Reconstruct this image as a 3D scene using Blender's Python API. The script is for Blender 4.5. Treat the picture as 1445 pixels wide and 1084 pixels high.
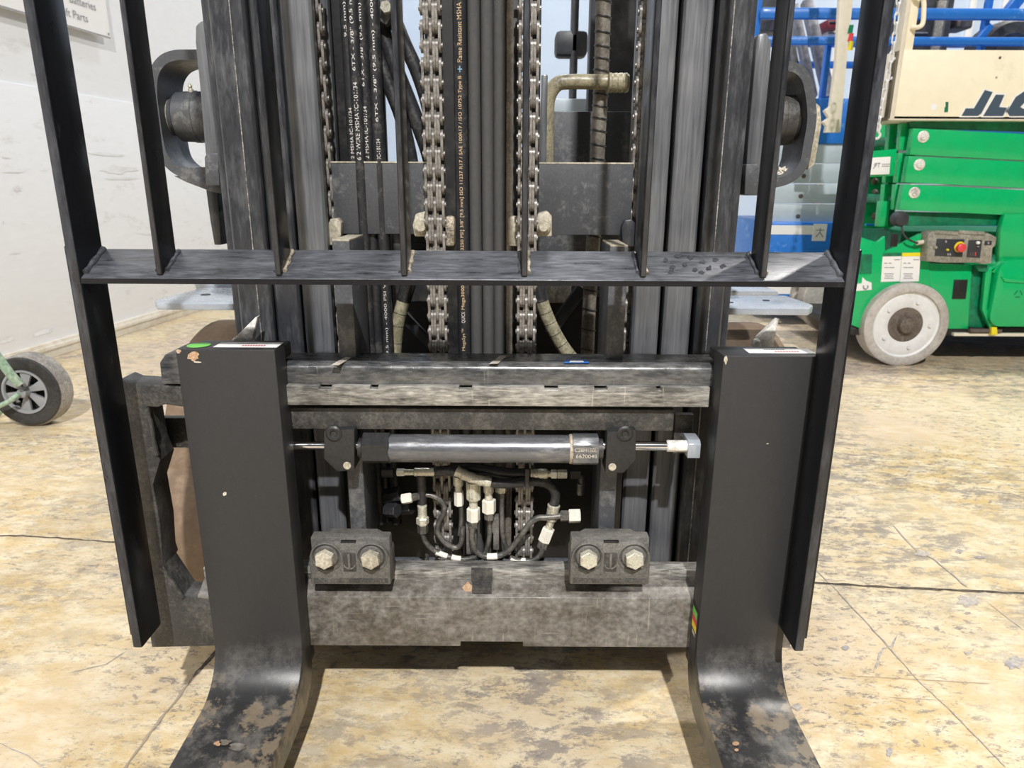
import bpy, bmesh, math, random
from mathutils import Vector, Matrix
random.seed(7)
for o in list(bpy.data.objects):
    bpy.data.objects.remove(o)
S = bpy.context.scene
COL = S.collection

# ------------------------------------------------------------------ camera
F = 985.0; PITCH = 0.2820; YAW = -0.0010; ROLL = 0.0048; CAMZ = 0.75
_f = Vector((math.sin(YAW) * math.cos(PITCH), math.cos(YAW) * math.cos(PITCH), -math.sin(PITCH)))
_r0 = Vector((math.cos(YAW), -math.sin(YAW), 0)); _u0 = _r0.cross(_f)
_r = _r0 * math.cos(ROLL) + _u0 * math.sin(ROLL)
_u = _u0 * math.cos(ROLL) - _r0 * math.sin(ROLL)
CP = Vector((0, 0, CAMZ))
cd = bpy.data.cameras.new('camera'); cam = bpy.data.objects.new('camera', cd); COL.objects.link(cam)
cd.sensor_width = 36; cd.lens = F * 36 / 1445
cam.matrix_world = Matrix(((_r.x, _u.x, -_f.x, 0), (_r.y, _u.y, -_f.y, 0), (_r.z, _u.z, -_f.z, CAMZ), (0, 0, 0, 1)))
cd.clip_start = 0.01
cd.dof.use_dof = True; cd.dof.focus_distance = 0.90; cd.dof.aperture_fstop = 11
S.camera = cam

# ------------------------------------------------------------------ light
w = bpy.data.worlds.new('hall_air'); S.world = w; w.use_nodes = True
w.node_tree.nodes['Background'].inputs[0].default_value = (0.93, 0.96, 1.0, 1)
w.node_tree.nodes['Background'].inputs[1].default_value = 0.06

def lamp(name, loc, size, power, color=(1, .96, .90)):
    l = bpy.data.lights.new(name, 'AREA'); l.shape = 'DISK'; l.size = size; l.energy = power; l.color = color
    o = bpy.data.objects.new(name, l); COL.objects.link(o); o.location = loc
    return o
lamp('unseen_overhead_light', (0.60, -4.4, 6.2), .20, 640, (1, .985, .965))
lamp('unseen_overhead_light', (-3.0, -4.0, 6.2), .20, 75, (1, .985, .965))
lamp('unseen_overhead_light', (-2.6, 4.3, 6.2), .30, 225, (.96, .98, 1))  # added fill without a fixture, brightens the left wall
lamp('unseen_overhead_light', (-0.2, 6.0, 6.2), .35, 80, (.93, .97, 1))  # added fill without a fixture, brightens the back wall
lamp('unseen_overhead_light', (4.6, 3.6, 6.2), .35, 230)  # added fill without a fixture, brightens the background at right
S.view_settings.view_transform = 'Standard'
S.view_settings.look = 'None'
S.view_settings.gamma = 1
S.view_settings.use_curve_mapping = False
S.view_settings.exposure = 0.76

# ------------------------------------------------------------------ geometry helpers
def ray(px, py):
    return _f * F + _r * (px - 722.5) + _u * (542 - py)
def at(px, py, Y):
    d = ray(px, py); return CP + d * (Y / d.y)
def atz(px, py, z=0.0):
    d = ray(px, py); return CP + d * ((z - CAMZ) / d.z)
def mpp(px, py, Y):                      # metres per pixel at that depth
    return (at(px, py, Y) - CP).dot(_f) / F

ORG = {}
def link(o, parent):
    COL.objects.link(o)
    if parent is not None:
        o.parent = parent
def root(name, loc, label, cat, group=None):
    o = bpy.data.objects.new(name, None); COL.objects.link(o); o.location = loc
    o.empty_display_size = .05
    ORG[o.name] = Vector(loc)
    o['label'] = label; o['category'] = cat
    if group: o['group'] = group
    return o
def tag(o, label=None, cat=None, group=None, kind=None):
    if label: o['label'] = label
    if cat: o['category'] = cat
    if group: o['group'] = group
    if kind: o['kind'] = kind
    return o

class MB:
    def __init__(s): s.bm = bmesh.new()
    def verts_faces(s, vs, fs):
        v = [s.bm.verts.new(p) for p in vs]
        for f in fs:
            try: s.bm.faces.new([v[i] for i in f])
            except ValueError: pass
        return s
    def box(s, x0, x1, y0, y1, z0, z1, b=0.0, seg=2):
        t = bmesh.new(); bmesh.ops.create_cube(t, size=1)
        x0, x1 = min(x0, x1), max(x0, x1); y0, y1 = min(y0, y1), max(y0, y1); z0, z1 = min(z0, z1), max(z0, z1)
        for v in t.verts:
            v.co = Vector(((x0 + x1) / 2 + v.co.x * (x1 - x0), (y0 + y1) / 2 + v.co.y * (y1 - y0), (z0 + z1) / 2 + v.co.z * (z1 - z0)))
        if b > 0:
            b = min(b, .45 * min(x1 - x0, y1 - y0, z1 - z0))
            bmesh.ops.bevel(t, geom=t.edges[:] , offset=b, segments=seg, profile=.5, affect='EDGES')
        s.merge(t); return s
    def merge(s, t, M=None):
        me = bpy.data.meshes.new('tmp'); t.to_mesh(me); t.free()
        if M is not None: me.transform(M)
        s.bm.from_mesh(me); bpy.data.meshes.remove(me)
    def obox(s, c, ax, ay, az, hx, hy, hz, b=0.0):           # oriented box
        t = bmesh.new(); bmesh.ops.create_cube(t, size=1)
        for v in t.verts: v.co = Vector((v.co.x * 2 * hx, v.co.y * 2 * hy, v.co.z * 2 * hz))
        if b > 0: bmesh.ops.bevel(t, geom=t.edges[:], offset=b, segments=2, profile=.5, affect='EDGES')
        ax, ay, az = Vector(ax).normalized(), Vector(ay).normalized(), Vector(az).normalized()
        M = Matrix(((ax.x, ay.x, az.x, c[0]), (ax.y, ay.y, az.y, c[1]), (ax.z, ay.z, az.z, c[2]), (0, 0, 0, 1)))
        s.merge(t, M); return s
    def bar(s, p0, p1, wx, wy, b=0.0, up=(0, 1, 0)):         # box from p0 to p1
        p0, p1 = Vector(p0), Vector(p1); d = (p1 - p0); L = d.length; d.normalize()
        x = d.cross(Vector(up)); x.normalize(); y = d.cross(x)
        return s.obox((p0 + p1) / 2, x, y, d, wx / 2, wy / 2, L / 2, b)
    def lathe(s, p0, axis, prof, n=24, cap=True):            # prof: list of (distance along axis, radius)
        p0 = Vector(p0); a = Vector(axis).normalized()
        e = Vector((0, 0, 1)) if abs(a.z) < .9 else Vector((1, 0, 0))
        u = a.cross(e).normalized(); v = a.cross(u)
        rings = []
        for d, r in prof:
            rings.append([s.bm.verts.new(p0 + a * d + (u * math.cos(k * 2 * math.pi / n) + v * math.sin(k * 2 * math.pi / n)) * r) for k in range(n)])
        for A, B in zip(rings, rings[1:]):
            for k in range(n):
                s.bm.faces.new((A[k], A[(k + 1) % n], B[(k + 1) % n], B[k]))
        if cap:
            s.bm.faces.new(rings[0][::-1]); s.bm.faces.new(rings[-1])
        return s
    def cyl(s, p0, p1, r, n=20, b=0.0, r1=None):
        p0, p1 = Vector(p0), Vector(p1); L = (p1 - p0).length
        if r1 is None: r1 = r
        pr = [(0, r), (L, r1)] if b <= 0 else [(0, r - b), (b, r), (L - b, r1), (L, r1 - b)]
        return s.lathe(p0, p1 - p0, pr, n)
    def hexa(s, p0, p1, r, rot=0.0, ch=.12):
        p0, p1 = Vector(p0), Vector(p1); a = (p1 - p0); L = a.length; a.normalize()
        e = Vector((0, 0, 1)) if abs(a.z) < .9 else Vector((1, 0, 0))
        u = a.cross(e).normalized(); v = a.cross(u); rings = []
        for d, rr in ((0, r * (1 - ch)), (r * ch, r), (L - r * ch, r), (L, r * (1 - ch))):
            rings.append([s.bm.verts.new(p0 + a * d + (u * math.cos(rot + k * math.pi / 3) + v * math.sin(rot + k * math.pi / 3)) * rr) for k in range(6)])
        for A, B in zip(rings, rings[1:]):
            for k in range(6): s.bm.faces.new((A[k], A[(k + 1) % 6], B[(k + 1) % 6], B[k]))
        s.bm.faces.new(rings[0][::-1]); s.bm.faces.new(rings[-1]); return s
    def tube(s, pts, r, n=12, sub=6, cap=True, ridge=0.0, per=0.0):
        pts = smooth(pts, sub) if sub > 1 else [Vector(p) for p in pts]
        N = len(pts); prev = None; rings = []; acc = 0
        for i, p in enumerate(pts):
            t = (pts[min(i + 1, N - 1)] - pts[max(i - 1, 0)]).normalized()
            if prev is None:
                e = Vector((0, 1, 0)) if abs(t.y) < .9 else Vector((1, 0, 0)); u = t.cross(e).normalized()
            else:
                u = (prev - t * prev.dot(t)).normalized()
            prev = u; v = t.cross(u)
            if i: acc += (pts[i] - pts[i - 1]).length
            rr = r + (ridge * math.cos(acc * 2 * math.pi / per) if per else 0)
            rings.append([s.bm.verts.new(p + (u * math.cos(k * 2 * math.pi / n) + v * math.sin(k * 2 * math.pi / n)) * rr) for k in range(n)])
        for A, B in zip(rings, rings[1:]):
            for k in range(n): s.bm.faces.new((A[k], A[(k + 1) % n], B[(k + 1) % n], B[k]))
        if cap: s.bm.faces.new(rings[0][::-1]); s.bm.faces.new(rings[-1])
        return s
    def prism(s, poly, axis, d0, d1, b=0.0):                 # poly 2D; axis y: (x,z)  axis x: (y,z)  axis z: (x,y)
        t = bmesh.new()
        def P(q, d):
            if axis == 'y': return (q[0], d, q[1])
            if axis == 'x': return (d, q[0], q[1])
            return (q[0], q[1], d)
        A = [t.verts.new(P(q, d0)) for q in poly]; B = [t.verts.new(P(q, d1)) for q in poly]
        n = len(poly); t.faces.new(A); t.faces.new(B[::-1])
        for k in range(n): t.faces.new((A[k], B[k], B[(k + 1) % n], A[(k + 1) % n]))
        bmesh.ops.recalc_face_normals(t, faces=t.faces[:])
        if b > 0:
            es = [e for e in t.edges if len(e.link_faces) == 2 and e.calc_face_angle(0) > .5]
            bmesh.ops.bevel(t, geom=es, offset=b, segments=2, profile=.5, affect='EDGES')
        s.merge(t); return s
    def band(s, line, th, axis, d0, d1):                     # swept strip: 2D centre line, thickness, extruded
        n = len(line); L = [Vector(p) for p in line]; out = []; inn = []
        for i in range(n):
            t = (L[min(i + 1, n - 1)] - L[max(i - 1, 0)]).normalized(); nn = Vector((-t.y, t.x))
            out.append(L[i] + nn * th / 2); inn.append(L[i] - nn * th / 2)
        return s.prism([tuple(p) for p in out + inn[::-1]], axis, d0, d1)
    def build(s, name, mat, parent=None, loc=None, smooth_ang=35, kind=None):
        bm = s.bm
        bmesh.ops.recalc_face_normals(bm, faces=bm.faces[:])
        me = bpy.data.meshes.new(name)
        org = Vector(loc) if loc is not None else (ORG[parent.name] if parent is not None else Vector((0, 0, 0)))
        for v in bm.verts: v.co -= org
        for f in bm.faces: f.smooth = True
        bm.to_mesh(me); bm.free()
        try: me.set_sharp_from_angle(angle=math.radians(smooth_ang))
        except Exception: pass
        me.materials.append(mat)
        o = bpy.data.objects.new(name, me); link(o, parent)
        if parent is not None: o.location = org - ORG[parent.name]
        else: o.location = org
        ORG[o.name] = org
        if kind: o['kind'] = kind
        return o

def smooth(pts, sub):
    P = [Vector(p) for p in pts]; out = []
    for i in range(len(P) - 1):
        p0 = P[max(i - 1, 0)]; p1 = P[i]; p2 = P[i + 1]; p3 = P[min(i + 2, len(P) - 1)]
        for k in range(sub):
            t = k / sub
            out.append(.5 * ((2 * p1) + (p2 - p0) * t + (2 * p0 - 5 * p1 + 4 * p2 - p3) * t * t + (3 * p1 - p0 - 3 * p2 + p3) * t ** 3))
    out.append(P[-1]); return out
def share(src, name, parent, loc, rot=None):                 # a copy that shares mesh data
    o = bpy.data.objects.new(name, src.data); link(o, parent)
    o.location = Vector(loc) - (ORG[parent.name] if parent is not None else Vector((0, 0, 0)))
    if rot: o.rotation_euler = rot
    ORG[o.name] = Vector(loc)
    for k in src.keys():
        if k in ('kind',): o[k] = src[k]
    return o
def pb(mb, x0, y0, x1, y1, Y, depth, b=0.0):                 # box whose front face covers those pixels at depth Y
    xm, ym = (x0 + x1) / 2, (y0 + y1) / 2
    return mb.box(at(x0, ym, Y).x, at(x1, ym, Y).x, Y, Y + depth, at(xm, y0, Y).z, at(xm, y1, Y).z, b)
def rrect(x0, x1, z0, z1, r, n=5):
    out = []
    for cx, cz, a0 in ((x1 - r, z1 - r, 0), (x0 + r, z1 - r, 90), (x0 + r, z0 + r, 180), (x1 - r, z0 + r, 270)):
        for k in range(n + 1):
            a = math.radians(a0 + 90 * k / n); out.append((cx + r * math.cos(a), cz + r * math.sin(a)))
    return out

def text(name, s, mat, parent, origin, U, V, width=None, height=None, depth=.0003, shear=0, offset=0, wrap=None, bend=None, align='LEFT'):
    c = bpy.data.curves.new(name, 'FONT'); c.body = s; c.size = 1; c.shear = shear; c.offset = offset; c.align_x = align
    c.resolution_u = 3
    o = bpy.data.objects.new(name, c); COL.objects.link(o)
    bpy.context.view_layer.update()
    me = bpy.data.meshes.new_from_object(o.evaluated_get(bpy.context.evaluated_depsgraph_get()))
    bpy.data.objects.remove(o)
    xs = [v.co.x for v in me.vertices]; ys = [v.co.y for v in me.vertices]
    sx = width / (max(xs) - min(xs)) if width else None
    sy = height / (max(ys) - min(ys)) if height else None
    if sx is None: sx = sy
    if sy is None: sy = sx
    U = Vector(U).normalized(); V = Vector(V).normalized(); Nn = U.cross(V)
    org = ORG[parent.name]; O = Vector(origin)
    x0 = min(xs) if align == 'LEFT' else 0; y0 = min(ys)
    for v in me.vertices:
        a = (v.co.x - x0) * sx; b = (v.co.y - y0) * sy
        if wrap:                                             # wrap round a vertical hose of radius wrap, axis behind origin
            th = (b - wrap[1]) / wrap[0]
            p = O + U * a + V * (wrap[0] * math.sin(th)) + Nn * (wrap[0] * math.cos(th) - wrap[0] + depth)
        else:
            p = O + U * a + V * b + Nn * depth
        v.co = p - org
    me.materials.clear(); me.materials.append(mat); me.name = name
    ob = bpy.data.objects.new(name, me); link(ob, parent); ORG[ob.name] = org
    return ob

# ------------------------------------------------------------------ materials
def srgb(r, g, b):
    f = lambda c: ((c / 255 + .055) / 1.055) ** 2.4 if c > 10 else c / 255 / 12.92
    return (f(r), f(g), f(b), 1)
def mat(name, col, rough=.5, metal=0.0, wear=None, amt=0.0, scale=40, stretch=(1, 1, 1), fine=None, bump=0.0, bscale=200, spec=.5, sharp=.08, rvar=.15, coat=0.0, vary=.28, scr=0.0):
    m = bpy.data.materials.new(name); m.use_nodes = True
    nt = m.node_tree; N = nt.nodes; L = nt.links; P = N['Principled BSDF']
    P.inputs['Roughness'].default_value = rough; P.inputs['Metallic'].default_value = metal
    P.inputs['Specular IOR Level'].default_value = spec
    P.inputs['Coat Weight'].default_value = coat
    if len(col) == 3: col = (*col, 1)
    P.inputs['Base Color'].default_value = col
    if wear is None and bump == 0: return m
    tc = N.new('ShaderNodeTexCoord'); mp = N.new('ShaderNodeMapping'); mp.inputs['Scale'].default_value = stretch
    L.new(tc.outputs['Object'], mp.inputs['Vector'])
    if wear is not None:
        if len(wear) == 3: wear = (*wear, 1)
        n1 = N.new('ShaderNodeTexNoise'); n1.inputs['Scale'].default_value = scale; n1.inputs['Detail'].default_value = 11; n1.inputs['Roughness'].default_value = .76
        n2 = N.new('ShaderNodeTexNoise'); n2.inputs['Scale'].default_value = scale * .17; n2.inputs['Detail'].default_value = 3
        L.new(mp.outputs[0], n1.inputs['Vector']); L.new(tc.outputs['Object'], n2.inputs['Vector'])
        ad = N.new('ShaderNodeMath'); ad.operation = 'ADD'; L.new(n1.outputs[0], ad.inputs[0])
        m2 = N.new('ShaderNodeMath'); m2.operation = 'MULTIPLY'; m2.inputs[1].default_value = .7; L.new(n2.outputs[0], m2.inputs[0]); L.new(m2.outputs[0], ad.inputs[1])
        mr = N.new('ShaderNodeMapRange'); c = 1.12 - amt * .55
        mr.inputs['From Min'].default_value = c - sharp; mr.inputs['From Max'].default_value = c + sharp; L.new(ad.outputs[0], mr.inputs['Value'])
        mx = N.new('ShaderNodeMix'); mx.data_type = 'RGBA'; mx.inputs['A'].default_value = col; mx.inputs['B'].default_value = wear
        L.new(mr.outputs[0], mx.inputs['Factor'])
        n3 = N.new('ShaderNodeTexNoise'); n3.inputs['Scale'].default_value = scale * 3; n3.inputs['Detail'].default_value = 5; L.new(mp.outputs[0], n3.inputs['Vector'])
        hv = N.new('ShaderNodeMapRange'); hv.inputs['From Min'].default_value = .3; hv.inputs['From Max'].default_value = .7
        hv.inputs['To Min'].default_value = 1 - vary; hv.inputs['To Max'].default_value = 1 + vary; L.new(n3.outputs[0], hv.inputs['Value'])
        hs = N.new('ShaderNodeHueSaturation'); L.new(mx.outputs['Result'], hs.inputs['Color']); L.new(hv.outputs[0], hs.inputs['Value'])
        out = hs.outputs[0]
        if scr > 0:
            for st in ((7, 7, .35), (.35, 7, 7)):
                ms = N.new('ShaderNodeMapping'); ms.inputs['Scale'].default_value = st; ms.inputs['Rotation'].default_value = (0, .12 if st[0] > 1 else -.06, 0); L.new(tc.outputs['Object'], ms.inputs['Vector'])
                ns = N.new('ShaderNodeTexNoise'); ns.inputs['Scale'].default_value = 42; ns.inputs['Detail'].default_value = 3; L.new(ms.outputs[0], ns.inputs['Vector'])
                ts = N.new('ShaderNodeMapRange'); ts.inputs['From Min'].default_value = .66; ts.inputs['From Max'].default_value = .74; ts.inputs['To Max'].default_value = scr; L.new(ns.outputs[0], ts.inputs['Value'])
                xs_ = N.new('ShaderNodeMix'); xs_.data_type = 'RGBA'; L.new(ts.outputs[0], xs_.inputs['Factor']); L.new(out, xs_.inputs['A']); xs_.inputs['B'].default_value = (.62, .58, .50, 1)
                out = xs_.outputs['Result']
        L.new(out, P.inputs['Base Color'])
        rr = N.new('ShaderNodeMapRange'); rr.inputs['To Min'].default_value = max(.05, rough - rvar); rr.inputs['To Max'].default_value = min(1, rough + rvar); L.new(n1.outputs[0], rr.inputs['Value'])
        rr.inputs['From Min'].default_value = .3; rr.inputs['From Max'].default_value = .7
        L.new(rr.outputs[0], P.inputs['Roughness'])
    if bump > 0:
        nb = N.new('ShaderNodeTexNoise'); nb.inputs['Scale'].default_value = bscale; nb.inputs['Detail'].default_value = 4; L.new(mp.outputs[0], nb.inputs['Vector'])
        bp = N.new('ShaderNodeBump'); bp.inputs['Strength'].default_value = bump; bp.inputs['Distance'].default_value = .002
        L.new(nb.outputs[0], bp.inputs['Height']); L.new(bp.outputs[0], P.inputs['Normal'])
    return m

M = {}
M['fork'] = mat('fork_black_paint', (.050, .049, .049), .50, 0, (.062, .060, .058), .45, 14, (1, 1, 1), bump=.12, bscale=900, sharp=.3, vary=.12)
M['fork_worn'] = mat('fork_blade_worn_steel', (.030, .030, .032), .38, .2, (.16, .14, .115), .62, 22, (1, 1, 1), bump=.15, bscale=300)
M['rust'] = mat('rust_chip', (.42, .25, .14), .8, 0, (.55, .40, .28), .5, 300)
M['chip'] = mat('paint_chip_bare', (.62, .58, .50), .6, 0, (.4, .35, .3), .5, 300)
M['guard'] = mat('backrest_black_paint', (.0060, .0070, .0105), .30, 0, (.03, .032, .038), .06, 120, (1, 1, .25), bump=.03, bscale=250, sharp=.10, spec=.40, vary=.1, rvar=.05)
M['guard_edge'] = mat('painted_sheen_edge', (.020, .022, .028), .34, 0, (.08, .086, .10), .22, 90, (1, 1, .2), sharp=.2)  # lighter black: grazing reflection on the front edges put into the colour
M['bracket'] = mat('chipped_black_bracket', (.022, .022, .023), .45, 0, (.42, .35, .27), .10, 90, sharp=.05, bump=.1, bscale=260)
M['guard_bar'] = mat('crossbar_brushed_black', (.022, .024, .029), .36, .2, (.19, .20, .225), .46, 60, (.35, 2.2, 2.2), sharp=.24, bump=.10, bscale=300)
M['weld'] = mat('weld_bead', (.20, .17, .13), .6, .4, (.55, .48, .38), .6, 250, bump=.7, bscale=350)
M['mast'] = mat('mast_grey_black_paint', (.036, .038, .044), .36, 0, (.11, .112, .12), .26, 70, (1.5, 1.5, .35), sharp=.14, bump=.06, bscale=220, vary=.15)
M['mast_worn'] = mat('mast_rubbed_steel', (.082, .088, .100), .36, .1, (.20, .205, .215), .36, 60, (2.5, 2.5, .10), sharp=.24, bump=.05, bscale=220, vary=.15)
M['plate'] = mat('crossmember_dusty_paint', (.062, .066, .074), .48, 0, (.14, .14, .14), .28, 110, bump=.08, bscale=200, vary=.15)
M['dark'] = mat('chassis_black', (.008, .008, .009), .55, 0, (.03, .028, .026), .3, 60)
M['carr'] = mat('carriage_worn_steel', (.048, .052, .058), .27, .30, (.25, .245, .235), .34, 70, (.35, 1.2, 1.2), sharp=.24, bump=.12, bscale=180, vary=.35, scr=.3)
M['carr_lt'] = mat('carriage_lip_bare_steel', (.10, .097, .090), .42, .2, (.50, .48, .44), .42, 80, (.30, 1.6, 1.6), sharp=.18, bump=.25, bscale=220, vary=.4, scr=.5)
M['carr_bot'] = mat('lower_bar_scuffed', (.095, .082, .066), .42, .12, (.30, .285, .265), .36, 45, (.8, 1.0, 1.0), sharp=.22, bump=.16, bscale=260, vary=.35, scr=.30)
M['carr_dk'] = mat('carriage_dusty_black', (.038, .037, .036), .48, 0, (.15, .14, .125), .24, 140, bump=.18, bscale=260, sharp=.2)
M['clamp'] = mat('cast_clamp_dusty', (.090, .086, .080), .60, 0, (.20, .188, .17), .36, 150, bump=.40, bscale=500, sharp=.25)
M['cyl'] = mat('cylinder_gloss_black', (.15, .155, .168), .30, .45, (.34, .335, .33), .20, 120, (.25, 1, 1), bump=.02, bscale=150, sharp=.12, vary=.12)
M['chrome'] = mat('chrome_rod', (.78, .79, .82), .12, 1.0)
M['chain'] = mat('oiled_chain_steel', (.165, .153, .140), .42, .30, (.30, .28, .255), .42, 260)
M['zinc'] = mat('zinc_fitting', (.62, .60, .50), .34, .35, (.25, .23, .18), .30, 220)
M['zinc_lt'] = mat('bright_nut', (.74, .72, .64), .45, .0, (.65, .6, .5), .25, 200, vary=.08)
M['pipe'] = mat('hydraulic_pipe_grey', (.075, .072, .068), .40, .35, (.17, .16, .145), .45, 120)
M['rubber'] = mat('hose_rubber', (.022, .022, .025), .42, 0, (.07, .068, .066), .30, 220)
M['braid'] = mat('braided_hose', (.050, .050, .053), .58, 0, (.085, .084, .082), .45, 700, (1, 1, 2.2), bump=.6, bscale=900, sharp=.4)
M['wrap'] = mat('olive_spiral_wrap', (.22, .20, .13), .50, 0, (.36, .33, .23), .5, 90)
M['wrap_dk'] = mat('dusty_spiral_wrap', (.12, .105, .085), .60, 0, (.2, .18, .15), .5, 90)
M['olive'] = mat('olive_pipe_paint', (.30, .27, .18), .42, 0, (.12, .105, .075), .30, 120)
M['tape'] = mat('white_tape', (.80, .77, .68), .6)
M['hose_ink_tan'] = mat('tan_hose_print', (.62, .45, .27), .6)
M['hose_ink'] = mat('white_hose_print', (.62, .61, .58), .6)
M['ink_blue'] = mat('blue_hose_print', (.20, .38, .52), .6)
M['cream_steel'] = mat('cream_dusted_steel', (.50, .455, .365), .6, 0, (.32, .29, .22), .4, 80)
M['grey_plate'] = mat('pale_blue_grey_plate', (.42, .46, .52), .28, .2, (.30, .32, .35), .35, 16, vary=.06, sharp=.25)
M['silver'] = mat('bare_silver_bracket', (.80, .78, .73), .42, .1, (.4, .37, .33), .4, 70)
M['tyre_brown'] = mat('dusty_brown_tyre', (.17, .115, .075), .8, 0, (.24, .175, .12), .35, 25, bump=.05, bscale=120, vary=.1)
M['tyre_black'] = mat('black_rubber_tyre', (.022, .021, .021), .65, 0, (.045, .043, .042), .5, 60, bump=.15, bscale=150)
M['tyre_edge'] = mat('greyed_tread_rubber', (.20, .185, .17), .75, 0, (.32, .30, .27), .5, 60)
M['white'] = mat('white_label', (.84, .83, .82), .5)
M['green_dot'] = mat('green_sticker', (.16, .58, .08), .5)
M['red_ink'] = mat('red_label_print', (.60, .10, .09), .5)
M['yellow'] = mat('yellow_print', (.82, .68, .02), .5)
M['black_ink'] = mat('black_print', (.03, .03, .035), .5)
M['grey_ink'] = mat('grey_sign_print', (.30, .30, .32), .6)
# background
M['wall'] = mat('white_wall_paint', (.80, .81, .83), .55, 0, (.52, .50, .48), .10, 5, (1, 1, 3.0), sharp=.10, vary=.02)
M['base'] = mat('wall_base_paint', (.70, .65, .56), .6, 0, (.55, .48, .38), .35, 8, vary=.06)
M['backwall'] = mat('pale_blue_back_wall', (.50, .62, .80), .5, 0, (.60, .70, .84), .5, 1.2, sharp=.3, vary=.02)
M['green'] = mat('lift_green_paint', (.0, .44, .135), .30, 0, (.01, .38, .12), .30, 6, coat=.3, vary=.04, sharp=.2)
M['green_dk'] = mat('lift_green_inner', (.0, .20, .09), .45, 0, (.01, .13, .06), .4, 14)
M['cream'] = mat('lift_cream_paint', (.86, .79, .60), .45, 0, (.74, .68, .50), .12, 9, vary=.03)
M['cream_sh'] = mat('lift_cream_shaded', (.72, .66, .54), .5, 0, (.60, .55, .45), .2, 10, vary=.04)  # duller copy of the cream, shade of the platform end painted in
M['slate'] = mat('slate_lettering', (.055, .085, .12), .45)
M['blue'] = mat('blue_rail_paint', (.020, .17, .60), .35, 0, (.20, .40, .72), .16, 30, vary=.06)
M['arm_grey'] = mat('pale_grey_arm_paint', (.46, .53, .58), .45, 0, (.40, .46, .52), .3, 8, vary=.04, sharp=.2)
M['ctrl'] = mat('taupe_control_box', (.24, .225, .185), .55, 0, (.33, .31, .26), .4, 40)
M['panel_blk'] = mat('control_panel_black', (.030, .032, .038), .5)
M['red'] = mat('red_stop_button', (.70, .06, .07), .4)
M['wheel_wht'] = mat('white_wheel_disc', (.74, .74, .74), .5, 0, (.60, .59, .57), .22, 14, vary=.05)
M['hub_brown'] = mat('brown_hub', (.12, .095, .08), .55, .2, (.18, .15, .13), .4, 40)
M['nonmark'] = mat('grey_nonmarking_tyre', (.50, .47, .44), .75, 0, (.32, .28, .24), .40, 22, vary=.12, sharp=.15)
M['wheel_grey'] = mat('grey_plastic_rim', (.30, .31, .33), .45)
M['cart_green'] = mat('pale_green_tube', (.27, .40, .29), .45, 0, (.42, .48, .38), .4, 40)
M['slab_grey'] = mat('grey_steel_slab', (.13, .14, .17), .5, .1, (.22, .22, .25), .45, 12)
M['slab_dk'] = mat('dark_machine_grey', (.035, .038, .046), .5, 0, (.08, .08, .09), .4, 12)
M['darkred'] = mat('dark_red_paint', (.20, .02, .035), .45)
M['orange'] = mat('orange_label', (.66, .20, .08), .5)

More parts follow.
